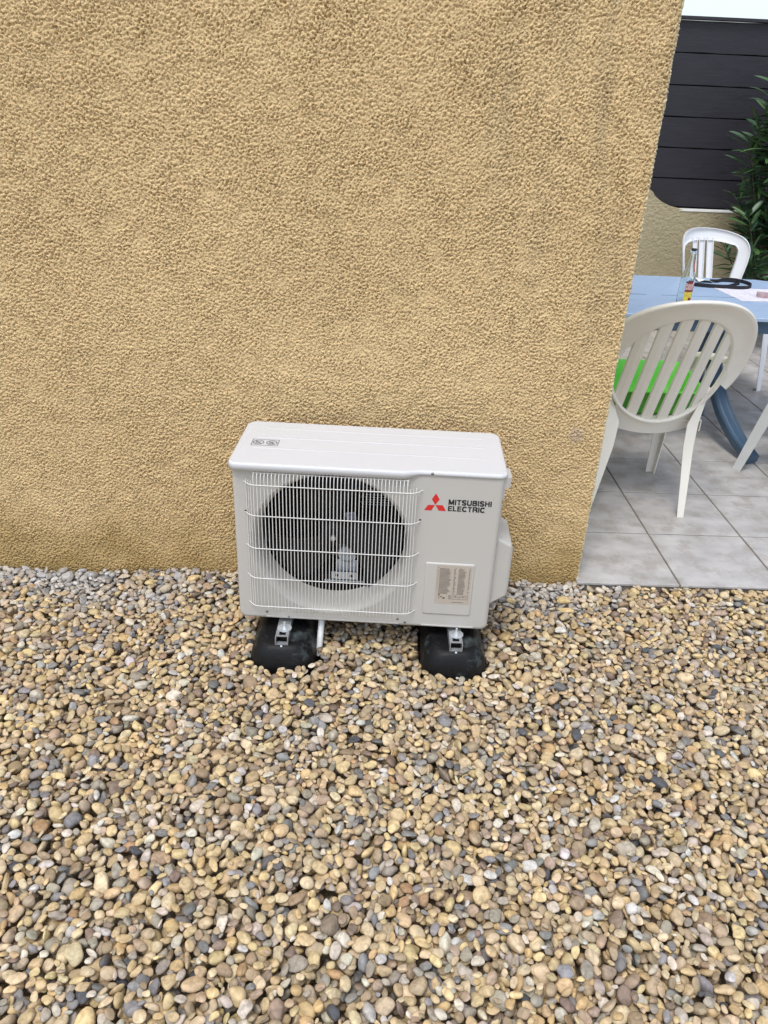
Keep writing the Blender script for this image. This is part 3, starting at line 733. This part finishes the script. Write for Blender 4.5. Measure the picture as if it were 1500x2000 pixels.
# ---- supports
def copy_tree(o, parent=None):
    c = o.copy(); COL.objects.link(c); c.parent = parent
    for ch in list(o.children): copy_tree(ch, c)
    return c
def support_base():
    root = empty('support_block', (0, 0, 0))
    p = MB(); secs = []
    for z, i_ in ((-.04, .0), (.020, .0), (.042, .005), (.062, .014), (.075, .024), (.081, .031), (.0835, .040)):
        x0, x1, y0, y1 = -.104+i_, .104-i_, -.198+i_*.8, .215-i_*.8; r = .066-i_*.5
        secs.append([(cx+r*math.cos(math.radians(a0+90*t/6)), cy_+r*math.sin(math.radians(a0+90*t/6)), z) for cx, cy_, a0 in ((x1-r, y0+r, -90), (x1-r, y1-r, 0), (x0+r, y1-r, 90), (x0+r, y0+r, 180)) for t in range(7)])
    p.loft(secs, True); p.build('rubber_block', M['rubber'], root)
    ra = MB(); w2, z0, t = .0205, .0825, .0028; y0, y1 = -.166, .20
    ra.box((-w2, y0, z0), (w2, y0+.016, z0+t)); ra.box((-w2, y0+.045, z0), (w2, y1, z0+t)); ra.box((-w2, y0, z0+t), (-w2+t, y1, z0+.0262)); ra.box((w2-t, y0, z0+t), (w2, y1, z0+.026))
    zt_ = z0+.0235
    for q in (((-w2+t, y0+.012, zt_), (w2-t, y0+.019, zt_+.0025)), ((-w2+t, y0+.019, zt_), (-.0105, y0+.041, zt_+.0025)), ((.0105, y0+.019, zt_), (w2-t, y0+.041, zt_+.0025)), ((-w2+t, y0+.041, zt_), (w2-t, y1, zt_+.0025))): ra.box(*q)
    ra.build('rail', M['alu'], root)
    bo = MB(); c0 = (.003, -.112, .1088)
    bo.lathe([(.0225, 0), (.0225, .0022), (.006, .0023)], c0, 'Z', 28, False)
    b_o = bo.build('washer', M['steel'], root)
    b2 = MB(); b2.lathe([(.0075, .0022), (.0075, .0085)], c0, 'Z', 6, False); b2.lathe([(.0038, .0085), (.0038, .024)], c0, 'Z', 10)
    b2.build('bolt', M['steel'], root)
    s3 = MB(); s3.lathe([(.004, -.003), (.004, 0), (.001, .002)], (0, -.171, .0845), 'Z', 10); s3.build('end_screw', M['steel'], root)
    return root
sb1 = support_base(); sb1.location = (-.241, -.370, 0); sb1.rotation_euler.z = -.03
sb2 = copy_tree(sb1); sb2.location = (.304, -.380, 0); sb2.rotation_euler.z = -.01
tag(sb1, 'black rubber support block with metal rail beside the white drain hose', 'support block', 'support blocks under the outdoor unit')
tag(sb2, 'black rubber support block with metal rail under the emblem side of the unit', 'support block', 'support blocks under the outdoor unit')

# small debris
def chunk(name, loc, sz, col, label, cat, seed, group=None):
    r = np.random.default_rng(seed); V_, F_ = ico3; K = r.normal(0, 2.2, (9, 3)); ph = r.uniform(0, 6.3, 9)
    rr = 1+sum(.09*np.sin(V_@K[q]+ph[q]) for q in range(9)); rr = np.round(rr*7)/7*.5+rr*.5
    o = bulk_mesh(name, V_*rr[:, None]*np.array(sz), F_, col, smooth=False); o.location = loc
    return tag(o, label, cat, group)
M['chunk'] = mat('broken_render', (.60, .45, .22), .95, var=.2, vscale=60, bump=.004, bscale=120)
M['chunkg'] = mat('veined_grey_stone', (.28, .28, .28), .8, var=.35, vscale=40, bump=.004, bscale=90)
def top_at(x, y): return float(hf[int((x-GX0)/gc), int((y-GY0)/gc)])
chunk('render_chunk', (.742, -.148, top_at(.742, -.148)+.006), (.026, .018, .014), M['chunk'], 'upper broken piece of yellow render lying near the wall corner', 'debris', 1, 'broken render pieces')
chunk('render_chunk', (.735, -.207, top_at(.735, -.207)+.002), (.034, .013, .009), M['chunk'], 'flatter broken piece of yellow render a little farther from the wall corner', 'debris', 2, 'broken render pieces')
chunk('grey_stone', (-.22, -.985, top_at(-.22, -.985)+.008), (.031, .026, .014), M['chunkg'], 'largest angular grey veined stone in the gravel left of centre', 'stone', 5)
chunk('yellow_slab', (.30, -.93, top_at(.30, -.93)+.004), (.030, .040, .010), M['chunk'], 'flat pale yellow stone slab lying in the gravel in front of the right support', 'stone', 6)
stg = MB(); stg.tube(smooth_path([(-.580, -.716, top_at(-.58, -.716)+.004), (-.560, -.722, top_at(-.56, -.722)+.006), (-.535, -.716, top_at(-.535, -.716)+.005)], 6), .0018, 6)
M['string'] = mat('teal_string', (.02, .30, .22), .6)
tag(stg.build('string', M['string']), 'short piece of teal green string lying on the pebbles', 'string')

# ================================================================== PATIO FURNITURE
def make_armchair(material):
    root = empty('armchair', (0, 0, 0))
    yb = lambda x, z: .060-.2286*(z-.42)/.53+1.03*x*x
    ZC, A_, B_ = .650, .231, .243
    # backrest: oval frame, flared rim and slats in one moulding
    bk = MB(); G = []
    for i in range(49):
        ph = math.radians(-14+208*i/48); cx, sz = math.cos(ph), math.sin(ph)
        fade = min(1, (i+.5)/8, (48.5-i)/8)
        row = []
        wx = .098*(.25+.75*math.sqrt(1-(1-fade)**2)); wz = .081
        for j, (q, yo) in enumerate(((0, .012), (.03, -.002), (.12, -.004), (.35, -.004), (.6, -.010), (.82, -.022), (.94, -.030), (1.0, -.022), (1.0, -.010))):
            ex = math.copysign(abs(cx)**(1-.12*q), cx); ez = math.copysign(abs(sz)**(1-.12*q), sz)
            x = ex*(A_+wx*q); z = ZC+ez*(B_+wz*q)
            row.append((x, yb(x, z)+yo*1.0, z))
        G.append(row)
    bk.shell(G, .005)
    G = []
    for i in range(37):                                   # thin raised edge round the lower half
        ph = math.radians(-180+180*i/36); cx, sz = math.cos(ph), math.sin(ph)
        G.append([(cx*(A_+d), yb(cx*A_, ZC+sz*B_)+yo, ZC+sz*(B_+d)) for d, yo in ((0, .010), (.001, -.010), (.010, -.012), (.011, .004))])
    bk.shell(G, .004)
    for i in range(6):
        xc = -.172+.0685*i; G = []
        for t in range(13):
            q = t/12; row = []
            for s, yo in ((-.021, .012), (-.0205, 0), (0, -.0015), (.0205, 0), (.021, .012)):
                x = xc+s; hz = B_*math.sqrt(max(0, 1-(min(abs(x), A_-.001)/A_)**2)); z = ZC-hz-.003+(2*hz+.006)*q
                row.append((x, yb(x, z)+.004+yo, z))
            G.append(row)
        bk.shell(G, .004, False)
    bk.build('backrest', material, root)
    sk = MB(); G = []
    for i in range(25):
        x = -.180+.360*i/24; ex = min(abs(x), A_-.0005); zt = ZC-(B_+.008)*math.sqrt(1-(ex/(A_))**2)-.0; zt = min(zt, .62)
        zb = .338+.030*(x/.18)**2
        G.append([(x*(1-.07*(1-q) * (1 if zt > .5 else 0)), yb(x*.95, zt+(zb-zt)*q)+.002-.01*q, zt+(zb-zt)*q) for q in (0, .2, .4, .6, .78, .8, 1)])
    sk.shell(G, .004); sk.build('rear_skirt', material, root)
    se = MB(); G = []
    for j in range(15):
        q = j/14; y = .075+.40*q; row = []
        for i in range(17):
            t = i/8-1; x = t*(.215+.02*q); z = .405+.03*q-.02*(1-t*t)*math.sin(q*3.1)-(.03*max(0, q-.9)/.1)
            row.append((x, y, z))
        G.append([(row[0][0], y, row[0][2]-.05)]+row+[(row[-1][0], y, row[-1][2]-.05)])
    se.shell(G, .004); se.build('seat', material, root)
    for s in (-1, 1):
        ar = MB(); path = smooth_path([(.284, .060, .690), (.298, .12, .668), (.302, .20, .652), (.300, .30, .636), (.284, .39, .610), (.256, .435, .540), (.222, .446, .44)], 6)
        G = []
        for i, p in enumerate(path):
            t = (path[min(i+1, len(path)-1)]-path[max(0, i-1)]).normalized(); sd_ = Vector((1, 0, 0)); n_ = sd_.cross(t).normalized()
            G.append([tuple(Vector((s*(p.x+a), 0, 0))+Vector((0, p.y, p.z))+Vector((0, n_.y, n_.z))*b) for a, b in ((-.026, -.018), (-.026, -.002), (-.014, .003), (.008, .003), (.026, -.002), (.030, -.022))])
        ar.shell(G, .005); ar.build('armrest', material, root)
        # side web between seat and arm front
        lg = MB()                                             # front leg, angle section
        secs = []
        for z, x, y, w1, w2 in ((.44, .236, .450, .060, .050), (.25, .222, .440, .050, .040), (0, .204, .425, .036, .030)):
            t = .005; secs.append([(s*x, y, z), (s*(x-w1), y, z), (s*(x-w1), y-t, z), (s*(x-t), y-t, z), (s*(x-t), y-w2, z), (s*x, y-w2, z)])
        lg.loft(secs, False); lg.build('leg', material, root)
        lr_ = MB(); secs = []
        for z, x, y, w1, w2 in ((.56, .212, .060, .010, .020), (.47, .196, .045, .030, .045), (.40, .184, .035, .046, .060), (.30, .178, .015, .044, .050), (.15, .175, -.024, .036, .038), (0, .172, -.060, .029, .028)) if s > 0 else ((.60, .262, .10, .012, .02), (.50, .245, .075, .05, .045), (.40, .236, .045, .078, .060), (.30, .240, .018, .066, .050), (.15, .262, -.024, .045, .038), (0, .290, -.060, .032, .028)):
            t = .005; secs.append([(s*x, y, z), (s*(x-w1), y, z), (s*(x-w1), y+t, z), (s*(x-t), y+t, z), (s*(x-t), y+w2, z), (s*x, y+w2, z)])
        lr_.loft(secs, False); lr_.build('leg', material, root)
    return root
ch1 = make_armchair(M['chair']); ch1.location = (1.2407, .5785, PZ); ch1.rotation_euler.z = .0347
tag(ch1, 'ivory plastic garden armchair with slatted oval back holding a green basin', 'chair', 'white garden chairs round the blue table')

# green basin on the chair seat
bs = MB(); secs = []
def rr2(x0, x1, y0, y1, r, z, tilt=.0):
    return [(cx+r*math.cos(math.radians(a0+90*t/6)), cy_+r*math.sin(math.radians(a0+90*t/6)), z+tilt*(cy_+r*math.sin(math.radians(a0+90*t/6)))) for cx, cy_, a0 in ((x1-r, y0+r, -90), (x1-r, y1-r, 0), (x0+r, y1-r, 90), (x0+r, y0+r, 180)) for t in range(7)]
for i_, z, r in ((.045, .0, .05), (.030, .03, .05), (.012, .11, .05), (.010, .118, .05), (0, .120, .055), (0, .112, .055)): secs.append(rr2(-.255+i_, .255-i_, -.17+i_, .17-i_, r, z, .12))
secs = secs[::-1]
inn = []
for i_, z, r in ((.014, .1175, .05), (.033, .035, .05), (.05, .006, .05)): inn.append(rr2(-.255+i_, .255-i_, -.17+i_, .17-i_, r, z, .12))
outr = []
for i_, z, r in ((.048, .0, .05), (.030, .035, .05), (.012, .110, .05), (.0, .110, .055), (.0, .119, .055), (.010, .121, .05)): outr.append(rr2(-.255+i_, .255-i_, -.17+i_, .17-i_, r, z, .12))
bs.loft(outr+inn, True); bso = bs.build('basin', M['green']); bso.location = (1.205, .84, .450)
tag(bso, 'bright green plastic basin sitting on the ivory slatted armchair', 'basin')

# far chair
def make_side_chair(material, sp=.0, lw=1., yl=.50, wx=1.19):
    root = empty('garden_chair', (0, 0, 0))
    yb = lambda x, z: -.10-.14*(z-.42)/.5+2.3*x*x
    bk = MB(); G = []
    path = [(-.165, .40), (-.172, .50), (-.19, .62), (-.212, .74), (-.216, .82), (-.195, .875), (-.14, .905), (-.07, .918), (0, .921), (.07, .918), (.14, .905), (.195, .875), (.216, .82), (.212, .74), (.19, .62), (.172, .50), (.165, .40)]; path = [(a*wx, b) for a, b in path]
    pp = smooth_path([(a, 0, b) for a, b in path], 4)
    for i, p in enumerate(pp):
        t = (pp[min(i+1, len(pp)-1)]-pp[max(0, i-1)]).normalized(); n_ = Vector((t.z, 0, -t.x))     # towards the inside
        wd = .046+.026*max(0, (p.z-.80)/.12)
        G.append([((p+n_*q*wd).x, yb((p+n_*q*wd).x, (p+n_*q*wd).z)+o, (p+n_*q*wd).z) for q, o in ((0, .014), (0, 0), (.15, -.004), (.85, -.004), (1, 0), (1, .012))])
    bk.shell(G, .005)
    for xc in (-.060, 0, .060):
        G = []
        for t in range(9):
            z = .42+(.862-.42)*t/8; G.append([(xc+s*(1-.25*(1-t/8)), yb(xc+s, z)+o+.002, z) for s, o in ((-.021, .01), (-.0205, 0), (0, -.002), (.0205, 0), (.021, .01))])
        bk.shell(G, .004)
    bk.build('backrest', material, root)
    se = MB(); G = []
    for j in range(11):
        q = j/10; y = -.11+yl*q; row = []
        for i in range(13):
            t = i/6-1; x = t*(.18+.035*q); row.append((x, y, .425+.02*q-.015*(1-t*t)))
        G.append([(row[0][0], y, row[0][2]-.045)]+row+[(row[-1][0], y, row[-1][2]-.045)])
    se.shell(G, .004); se.build('seat', material, root)
    for s in (-1, 1):
        for yt, ybm in ((-.09, -.16-sp), (yl-.13, yl-.10)):
            lg = MB(); secs = []
            for z, q in ((.43, 0), (.2, .55), (0, 1)):
                x = .19+.03*q; y = yt+(ybm-yt)*q; w1 = (.05-.018*q)*lw; t = .005; sy_ = 1 if yt < 0 else -1
                secs.append([(s*x, y, z), (s*(x-w1), y, z), (s*(x-w1), y+sy_*t, z), (s*(x-t), y+sy_*t, z), (s*(x-t), y+sy_*w1, z), (s*x, y+sy_*w1, z)])
            lg.loft(secs, False); lg.build('leg', material, root)
    return root
fc = make_side_chair(M['chairw']); fc.location = (2.235, 2.66, PZ); fc.rotation_euler.z = math.radians(180+17)
tag(fc, 'white plastic chair with narrow central slats behind the blue table', 'chair', 'white garden chairs round the blue table')
fc2 = make_side_chair(M['chairg'], .04, 1.5, .42, 1.0); fc2.location = (2.125, .943, PZ); fc2.rotation_euler.z = math.radians(-70)
tag(fc2, 'greyish white chair cut off by the right edge, slanted leg over the table foot', 'chair', 'white garden chairs round the blue table')

# ---- table
tb_ = empty('table', (1.75, 1.745, PZ))
tag(tb_, 'pale blue plastic garden table with steel blue curved legs', 'table')
def toct(i_, z):
    x0, x1, y0, y1, c = -.86+i_, .74-i_, -.495+i_, .495-i_, .20-i_*.4
    return [(x0+c, y0, z), (x1-c, y0, z), (x1-c*.3, y0+c*.45, z), (x1, y0+c, z), (x1, y1-c, z), (x1-c*.35, y1-c*.35, z), (x1-c, y1, z), (x0+c, y1, z), (x0+c*.35, y1-c*.35, z), (x0, y1-c, z), (x0, y0+c, z), (x0+c*.35, y0+c*.35, z)]
tt = MB(); tt.loft([toct(.010, .700), toct(0, .703), toct(0, .716), toct(.004, .720)], False)
top = tt.build('tabletop', M['tabletop'], tb_)
gv_ = MB()
for y, xa, xb in ((-.045, -.80, -.28), (-.045, -.20, .70)): gv_.box((xa, y-.0022, .7202), (xb, y+.0022, .7206))
M['slit'] = mat('table_slit', (.04, .07, .12), .8)
gv_.build('slit', M['slit'], top)
ln = MB()
for i in range(16):
    x = -.8+.1*i; 
    ln.add([(x, -.46, .7203), (x+.0016, -.46, .7203), (x+.3016, -.06, .7203), (x+.30, -.06, .7203)], [(0, 1, 2, 3)])
    ln.add([(x, .01, .7203), (x+.0016, .01, .7203), (x+.2616, .44, .7203), (x+.26, .44, .7203)], [(0, 1, 2, 3)])
ln.v = [(min(max(a, -.82), .66), b, c) for a, b, c in ln.v]
M['grain'] = mat('moulded_line', (.29, .41, .60), .5)
ln.build('moulded_lines', M['grain'], top, fixn=False)
apn = MB()
o1 = toct(.018, .640); o2 = toct(.012, .699); i1 = toct(.030, .640); i2 = toct(.030, .699)
n = len(o1); apn.add(o1+o2+i1+i2, [f for i in range(n) for f in ((i, (i+1) % n, n+(i+1) % n, n+i), (2*n+i, 3*n+i, 3*n+(i+1) % n, 2*n+(i+1) % n), (i, 2*n+i, 2*n+(i+1) % n, (i+1) % n))])
apn.build('apron', M['tableleg'], tb_)
def curved_leg(pts, parent):
    lg = MB(); path = smooth_path([p[:3] for p in pts], 6); ws = np.interp(np.linspace(0, 1, len(path)), np.linspace(0, 1, len(pts)), [p[3] for p in pts])
    secs = []
    for i, p in enumerate(path):
        t = (path[min(i+1, len(path)-1)]-path[max(0, i-1)]).normalized(); sd_ = Vector((1, .0, 0)); sd_ = (sd_-t*sd_.dot(t)).normalized(); n_ = t.cross(sd_); w2 = ws[i]; h2 = w2*.9
        prof = ((-w2, -h2*.6), (-w2*.6, -h2), (w2*.6, -h2), (w2, -h2*.6), (w2, h2*.6), (w2*.55, h2), (w2*.45, h2*.8), (-w2*.45, h2*.8), (-w2*.55, h2), (-w2, h2*.6))
        secs.append([tuple(p+sd_*a+n_*b) for a, b in prof])
    lg.loft(secs, True); return lg.build('leg', M['tableleg'], parent, .003)
for bx, fx in ((.10, 1), (-.84, -.3)):
    curved_leg([(bx+.03, -.06, .66, .036), (bx+.03, -.10, .52, .036), (bx+.03, -.16, .36, .038), (bx+.03+.025*fx, -.30, .20, .040), (bx+.03+.065*fx, -.47, .085, .038), (bx+.03+.10*fx, -.615, .032, .032)], tb_)
    curved_leg([(bx+.03, .06, .66, .032), (bx+.03, .06, .40, .034), (bx+.04, .06, .22, .036), (bx+.06, .02, .10, .036), (bx+.07, .0, .03, .034)], tb_)
    cb = MB(); cb.box((bx-.01, -.30, .650), (bx+.07, .30, .6995)); cb.build('crossbeam', M['tableleg'], tb_, .004)
TZ = PZ+.7205
# ---- bottle
bx, by = 1.585, 1.475
bt_ = empty('bottle', (bx, by, TZ))
bt_.scale = (1.14, 1.14, 1.0)
tag(bt_, 'empty clear glass bottle with red and yellow label on the blue table', 'bottle')
gm = bpy.data.materials.new('clear_glass'); gm.use_nodes = True; pb = gm.node_tree.nodes['Principled BSDF']
pb.inputs['Base Color'].default_value = (.93, .97, .96, 1); pb.inputs['Transmission Weight'].default_value = 1; pb.inputs['Roughness'].default_value = .02; pb.inputs['IOR'].default_value = 1.5
prof_o = [(.001, .0005), (.026, .0), (.0300, .004), (.0305, .02), (.0305, .125), (.0298, .140), (.0270, .155), (.0215, .172), (.0175, .190), (.0150, .215), (.0135, .245), (.0133, .256), (.0150, .258), (.0150, .268), (.0136, .270), (.0140, .275)]
prof_i = [(.0105, .275), (.0105, .245), (.0125, .215), (.0150, .190), (.0190, .172), (.0245, .155), (.0275, .140), (.0280, .125), (.0280, .02), (.026, .010), (.001, .012)]
bo = MB(); bo.lathe(prof_o+prof_i, (0, 0, 0), 'Z', 40, True, False); glass = bo.build('glass_body', gm, bt_)
def wrap(mb, rad_, a0, a1, z0, z1, n=12):
    G0 = [(rad_(z0)*math.cos(a0+(a1-a0)*i/n), rad_(z0)*math.sin(a0+(a1-a0)*i/n), z0) for i in range(n+1)]
    G1 = [(rad_(z1)*math.cos(a0+(a1-a0)*i/n), rad_(z1)*math.sin(a0+(a1-a0)*i/n), z1) for i in range(n+1)]
    mb.add(G0+G1, [(i, i+1, n+2+i, n+1+i) for i in range(n)], True)
R31 = lambda z: .0308
fa = math.atan2(-DIST-by, 0-bx)+math.radians(30)       # side turned to the viewer's right
lb1 = MB(); wrap(lb1, R31, fa-.62, fa+.80, .082, .112); M['lred'] = mat('label_red', (.36, .02, .02), .45)
L1 = lb1.build('front_label', M['lred'], bt_, fixn=False)
lb1 = MB(); wrap(lb1, R31, fa-.62, fa+.80, .022, .072); M['lyel'] = mat('label_yellow', (.70, .52, .06), .45, var=.25, vscale=50, dirt=((.25, .42, .12), 60, .52, .9))
lb1.build('lower_label', M['lyel'], bt_, fixn=False)
lb1 = MB(); wrap(lb1, R31, fa-.62, fa+.80, .072, .082)
M['ldr'] = mat('label_dark_red', (.22, .02, .02), .45); lb1.build('label_band', M['ldr'], bt_, fixn=False)
lb1 = MB(); wrap(lb1, R31, fa-.35, fa+.5, .112, .124); lb1.build('label_crest', M['ldr'], bt_, fixn=False)
lb1 = MB(); wrap(lb1, lambda z: .0311, fa+.05, fa+.55, .024, .044); lb1.build('label_fruit', M['ldr'], bt_, fixn=False)
Rn = lambda z: float(np.interp(z, [p[1] for p in prof_o[5:12]], [p[0] for p in prof_o[5:12]]))+.0004
lb1 = MB()
for zz in np.linspace(.170, .235, 8)[:-1]: wrap(lb1, Rn, fa+.35, fa+1.25, float(zz), float(zz)+.0093, 6)
lb1.build('neck_label', mat('neck_label_red', (.45, .10, .10), .45, var=.4, vscale=120), bt_, fixn=False)
lt = MB(); text_into(lt, 'DESPE', 1, 1, 0, 0, 0, bold=.01)
def wrapped(mb, ex, ez, rr_):
    out = MB(); vs = []
    for x, y, z in mb.v:
        a = fa-.56+(x*ex)*1.26; vs.append((rr_*math.cos(a), rr_*math.sin(a), .086+z*ez))
    out.add(vs, [tuple(i for i in f) for f in mb.f]); return out
wl = wrapped(lt, 1, .022, .0312); wl.build('label_lettering', mat('label_white', (.8, .72, .66), .5), L1, fixn=False)
for za, zb in ((.0825, .0842), (.1098, .1115)):
    rim = MB(); wrap(rim, lambda z: .0312, fa-.6, fa+.78, za, zb); rim.build('label_border', bpy.data.materials['label_white'], L1, fixn=False)

# ---- strap pouch, papers and box on the table
stp = MB()
def ribbon(mb, pts, h, th=.002, z0=.0):
    path = smooth_path(pts, 6); G = [[(p.x, p.y, p.z+z0), (p.x, p.y, p.z+h*.5+z0), (p.x, p.y+.003, p.z+h+z0)] for p in path]; mb.shell(G, th)
ribbon(stp, [(1.80, 1.985, 0), (1.86, 1.955, 0), (1.93, 1.94, 0), (2.00, 1.93, 0), (2.07, 1.925, 0), (2.13, 1.95, 0), (2.17, 2.02, 0), (2.165, 2.10, 0), (2.12, 2.155, 0), (2.06, 2.14, 0), (2.01, 2.10, 0), (1.96, 2.09, 0)], .019, .004)
ribbon(stp, [(1.81, 2.01, 0), (1.87, 1.985, 0), (1.94, 1.965, 0), (2.01, 1.965, 0), (2.07, 2.02, 0), (2.12, 2.06, 0), (2.13, 2.11, 0), (2.07, 2.13, 0), (2.02, 2.12, 0)], .015, .004)
stp.box((1.79, 1.965, 0.0005), (1.90, 2.015, .007)); sto = stp.build('strap', M['strap'], bevel=0); sto.location.z = TZ
tag(sto, 'black looped strap lying on the table behind the bottle', 'strap')
pc = MB(); pc.shell([[(1.89+.03*i, 2.075+.05*j, .004+.012*math.sin(i*1.1+j)+.001) for j in range(3)] for i in range(4)], .0006)
po = pc.build('crumpled_paper', M['strip']); po.location.z = TZ
tag(po, 'small crumpled white paper beside the black strap', 'paper')
pp_ = MB(); pp_.add([(1.955, 1.625, .0009), (2.42, 1.625, .0009), (2.42, 1.95, .0009), (1.925, 1.96, .0009)], [(0, 1, 2, 3)]); pp_.add([(1.955, 1.625, .0002), (2.42, 1.625, .0002), (2.42, 1.95, .0002), (1.925, 1.96, .0002)], [(3, 2, 1, 0)])
for a, b in ((0, 1), (1, 2), (2, 3), (3, 0)):
    q = pp_.v; pp_.add([q[a], q[b], (q[b][0], q[b][1], .0002), (q[a][0], q[a][1], .0002)], [(0, 1, 2, 3)])
ppo = pp_.build('placemat', M['paper']); ppo.location.z = TZ
tag(ppo, 'pale printed paper placemat lying on the right of the blue table', 'placemat')
bxm = MB(); bxm.box((-.05, -.03, .0012), (.05, .03, .022)); bxo = bxm.build('small_box', M['box'], bevel=.001); bxo.location = (2.135, 1.735, TZ); bxo.rotation_euler.z = -.35
tag(bxo, 'small pinkish card box lying on the placemat at the picture edge', 'box')

# ================================================================== BACK WALL, FENCE, SHRUB
BY = 3.80
gw = MB()
cv = [(XC, 1.62), (1.3, 1.50), (1.7, 1.33), (2.07, 1.096), (2.12, 1.052), (2.174, 1.013), (2.24, .985), (2.30, .967), (2.40, .948), (2.50, .944), (2.88, .944)]
pp = smooth_path([(a, 0, b) for a, b in cv], 4); G = [(p.x, p.z) for p in pp]
fr = [(x, BY, -.05) for x, z in G]; tp = [(x, BY, z) for x, z in G]
bk_b = [(x, BY+.14, -.05) for x, z in G]; bk_t = [(x, BY+.14, z) for x, z in G]; n = len(G)
gw.add(fr+tp+bk_t+bk_b, [f for i in range(n-1) for f in ((i, i+1, n+i+1, n+i), (n+i, n+i+1, 2*n+i+1, 2*n+i), (2*n+i, 2*n+i+1, 3*n+i+1, 3*n+i))]+[(n-1, 4*n-1, 3*n-1, 2*n-1), (0, n, 2*n, 3*n)])
gwo = gw.build('garden_wall', M['stucco_far'])
tag(gwo, 'low beige rendered garden wall with a curved top below the dark fence', 'wall')
cp = MB(); cp.box((2.34, BY-.004, .9445), (2.885, BY+.14, .9525)); cp.build('gap_strip', M['strip'], gwo, .002)  # added white strip in place of bright ground seen through the fence gap
fe = empty('fence', (2.4, BY+.17, -.05)); tag(fe, 'dark stained fence of wide horizontal boards above the garden wall', 'fence')
bz = [.10, .32, .53, .735, .955, 1.160, 1.372, 1.580, 1.786, 1.990, 2.192]
rr_ = random.Random(4)
for i in range(len(bz)-1):
    x = -1.7; a, b = bz[i], bz[i+1]; G = []
    q = MB(); xs = np.linspace(-1.55, 3.2, 40); e0 = [rr_.uniform(-.0015, .0015) for _ in xs]; e1 = [rr_.uniform(-.0015, .0015) for _ in xs]
    lo_y = 0.0; 
    secs = [[(float(xx), lo_y, a+.006+e0[k]+.05), (float(xx), lo_y+.022, a+.006+.05), (float(xx), lo_y+.022, b-.003+.05), (float(xx), lo_y-.004, b-.003+e1[k]+.05)] for k, xx in enumerate(xs)]
    q.loft(secs, False); q.build('board', M['fence'], fe)
q = MB(); q.box((-1.55, -.03, 2.1925+.05), (3.2, .035, 2.213+.05)); q.build('top_rail', M['fence'], fe, .002)
for x in (-1.5, .3, 2.1):
    q = MB(); q.box((x, .024, .0), (x+.09, .10, 2.24)); q.build('post', M['fence'], fe)
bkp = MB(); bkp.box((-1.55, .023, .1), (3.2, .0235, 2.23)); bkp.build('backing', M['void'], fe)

# oleander
ol = empty('oleander', (3.03, 3.38, PZ)); tag(ol, 'oleander shrub with long narrow dark green leaves in front of the dark fence', 'shrub')
stm = MB(); lv, lf = [], []; nv = 0
lrng = np.random.default_rng(31)
LP = [(0, 0), (.18, .55), (.4, .95), (.6, 1.0), (.8, .72), (.93, .35), (1, .02)]
def leaf(p, d, L_, w__, droop):
    global nv
    d = d/np.linalg.norm(d); side_ = np.cross(d, [0, 0, 1.]); side_ /= np.linalg.norm(side_)+1e-9; up_ = np.cross(side_, d)
    roll = lrng.uniform(-.6, .6); s2 = side_*math.cos(roll)+up_*math.sin(roll); u3 = np.cross(s2, d)
    vs = []
    for t, ww in LP:
        c = p+d*L_*t+np.array([0, 0, -1.])*droop*L_*t*t
        vs += [c-s2*w__*ww+u3*w__*ww*.35, c, c+s2*w__*ww+u3*w__*ww*.35]
    for i in range(len(LP)-1):
        for j in (0, 1):
            lf.append((nv+i*3+j, nv+i*3+j+1, nv+i*3+j+4, nv+i*3+j+3))
    lv.extend(vs); nv += len(vs)
for s in range(80):
    a = lrng.uniform(0, 6.283); r = .56*math.sqrt(lrng.uniform(.0, 1)); h = lrng.uniform(.8, 2.25)*(1-.3*(r/.56)**2)
    tip = np.array([r*math.cos(a), r*math.sin(a)*.5, h]); base = np.array([.45+tip[0]*.2+lrng.normal(0, .05), tip[1]*.25, 0.0])
    mid = np.array([tip[0]*.55, tip[1]*.55, h*.6])
    if lrng.random() < .75: base = mid*np.array([.8, .8, 1.]) + [0, 0, -.05]
    path = smooth_path([tuple(base), tuple(mid), tuple(tip)], 4); stm.tube(path, [.007-.004*i/(len(path)-1) for i in range(len(path))], 5)
    dr = tip-mid; dr /= np.linalg.norm(dr)
    nw = lrng.integers(5, 10)
    for k_ in range(nw):
        q = mid+(tip-mid)*(.45+.55*k_/(nw-1)); a0 = lrng.uniform(0, 6.283)
        for m3 in range(3):
            aa = a0+m3*2.094; ou = np.array([math.cos(aa), math.sin(aa), 0.]); el = .05+.75*k_/(nw-1)+lrng.normal(0, .12)
            leaf(q, ou*math.cos(el)+dr*math.sin(el), lrng.uniform(.14, .23), lrng.uniform(.0135, .0205), lrng.uniform(0, .35))
stm.build('stems', M['stem'], ol)
bulk_mesh('leaves', np.array(lv), np.array(lf), M['leaf'], parent=ol)

S.cycles.use_adaptive_sampling = True
print('scene built')
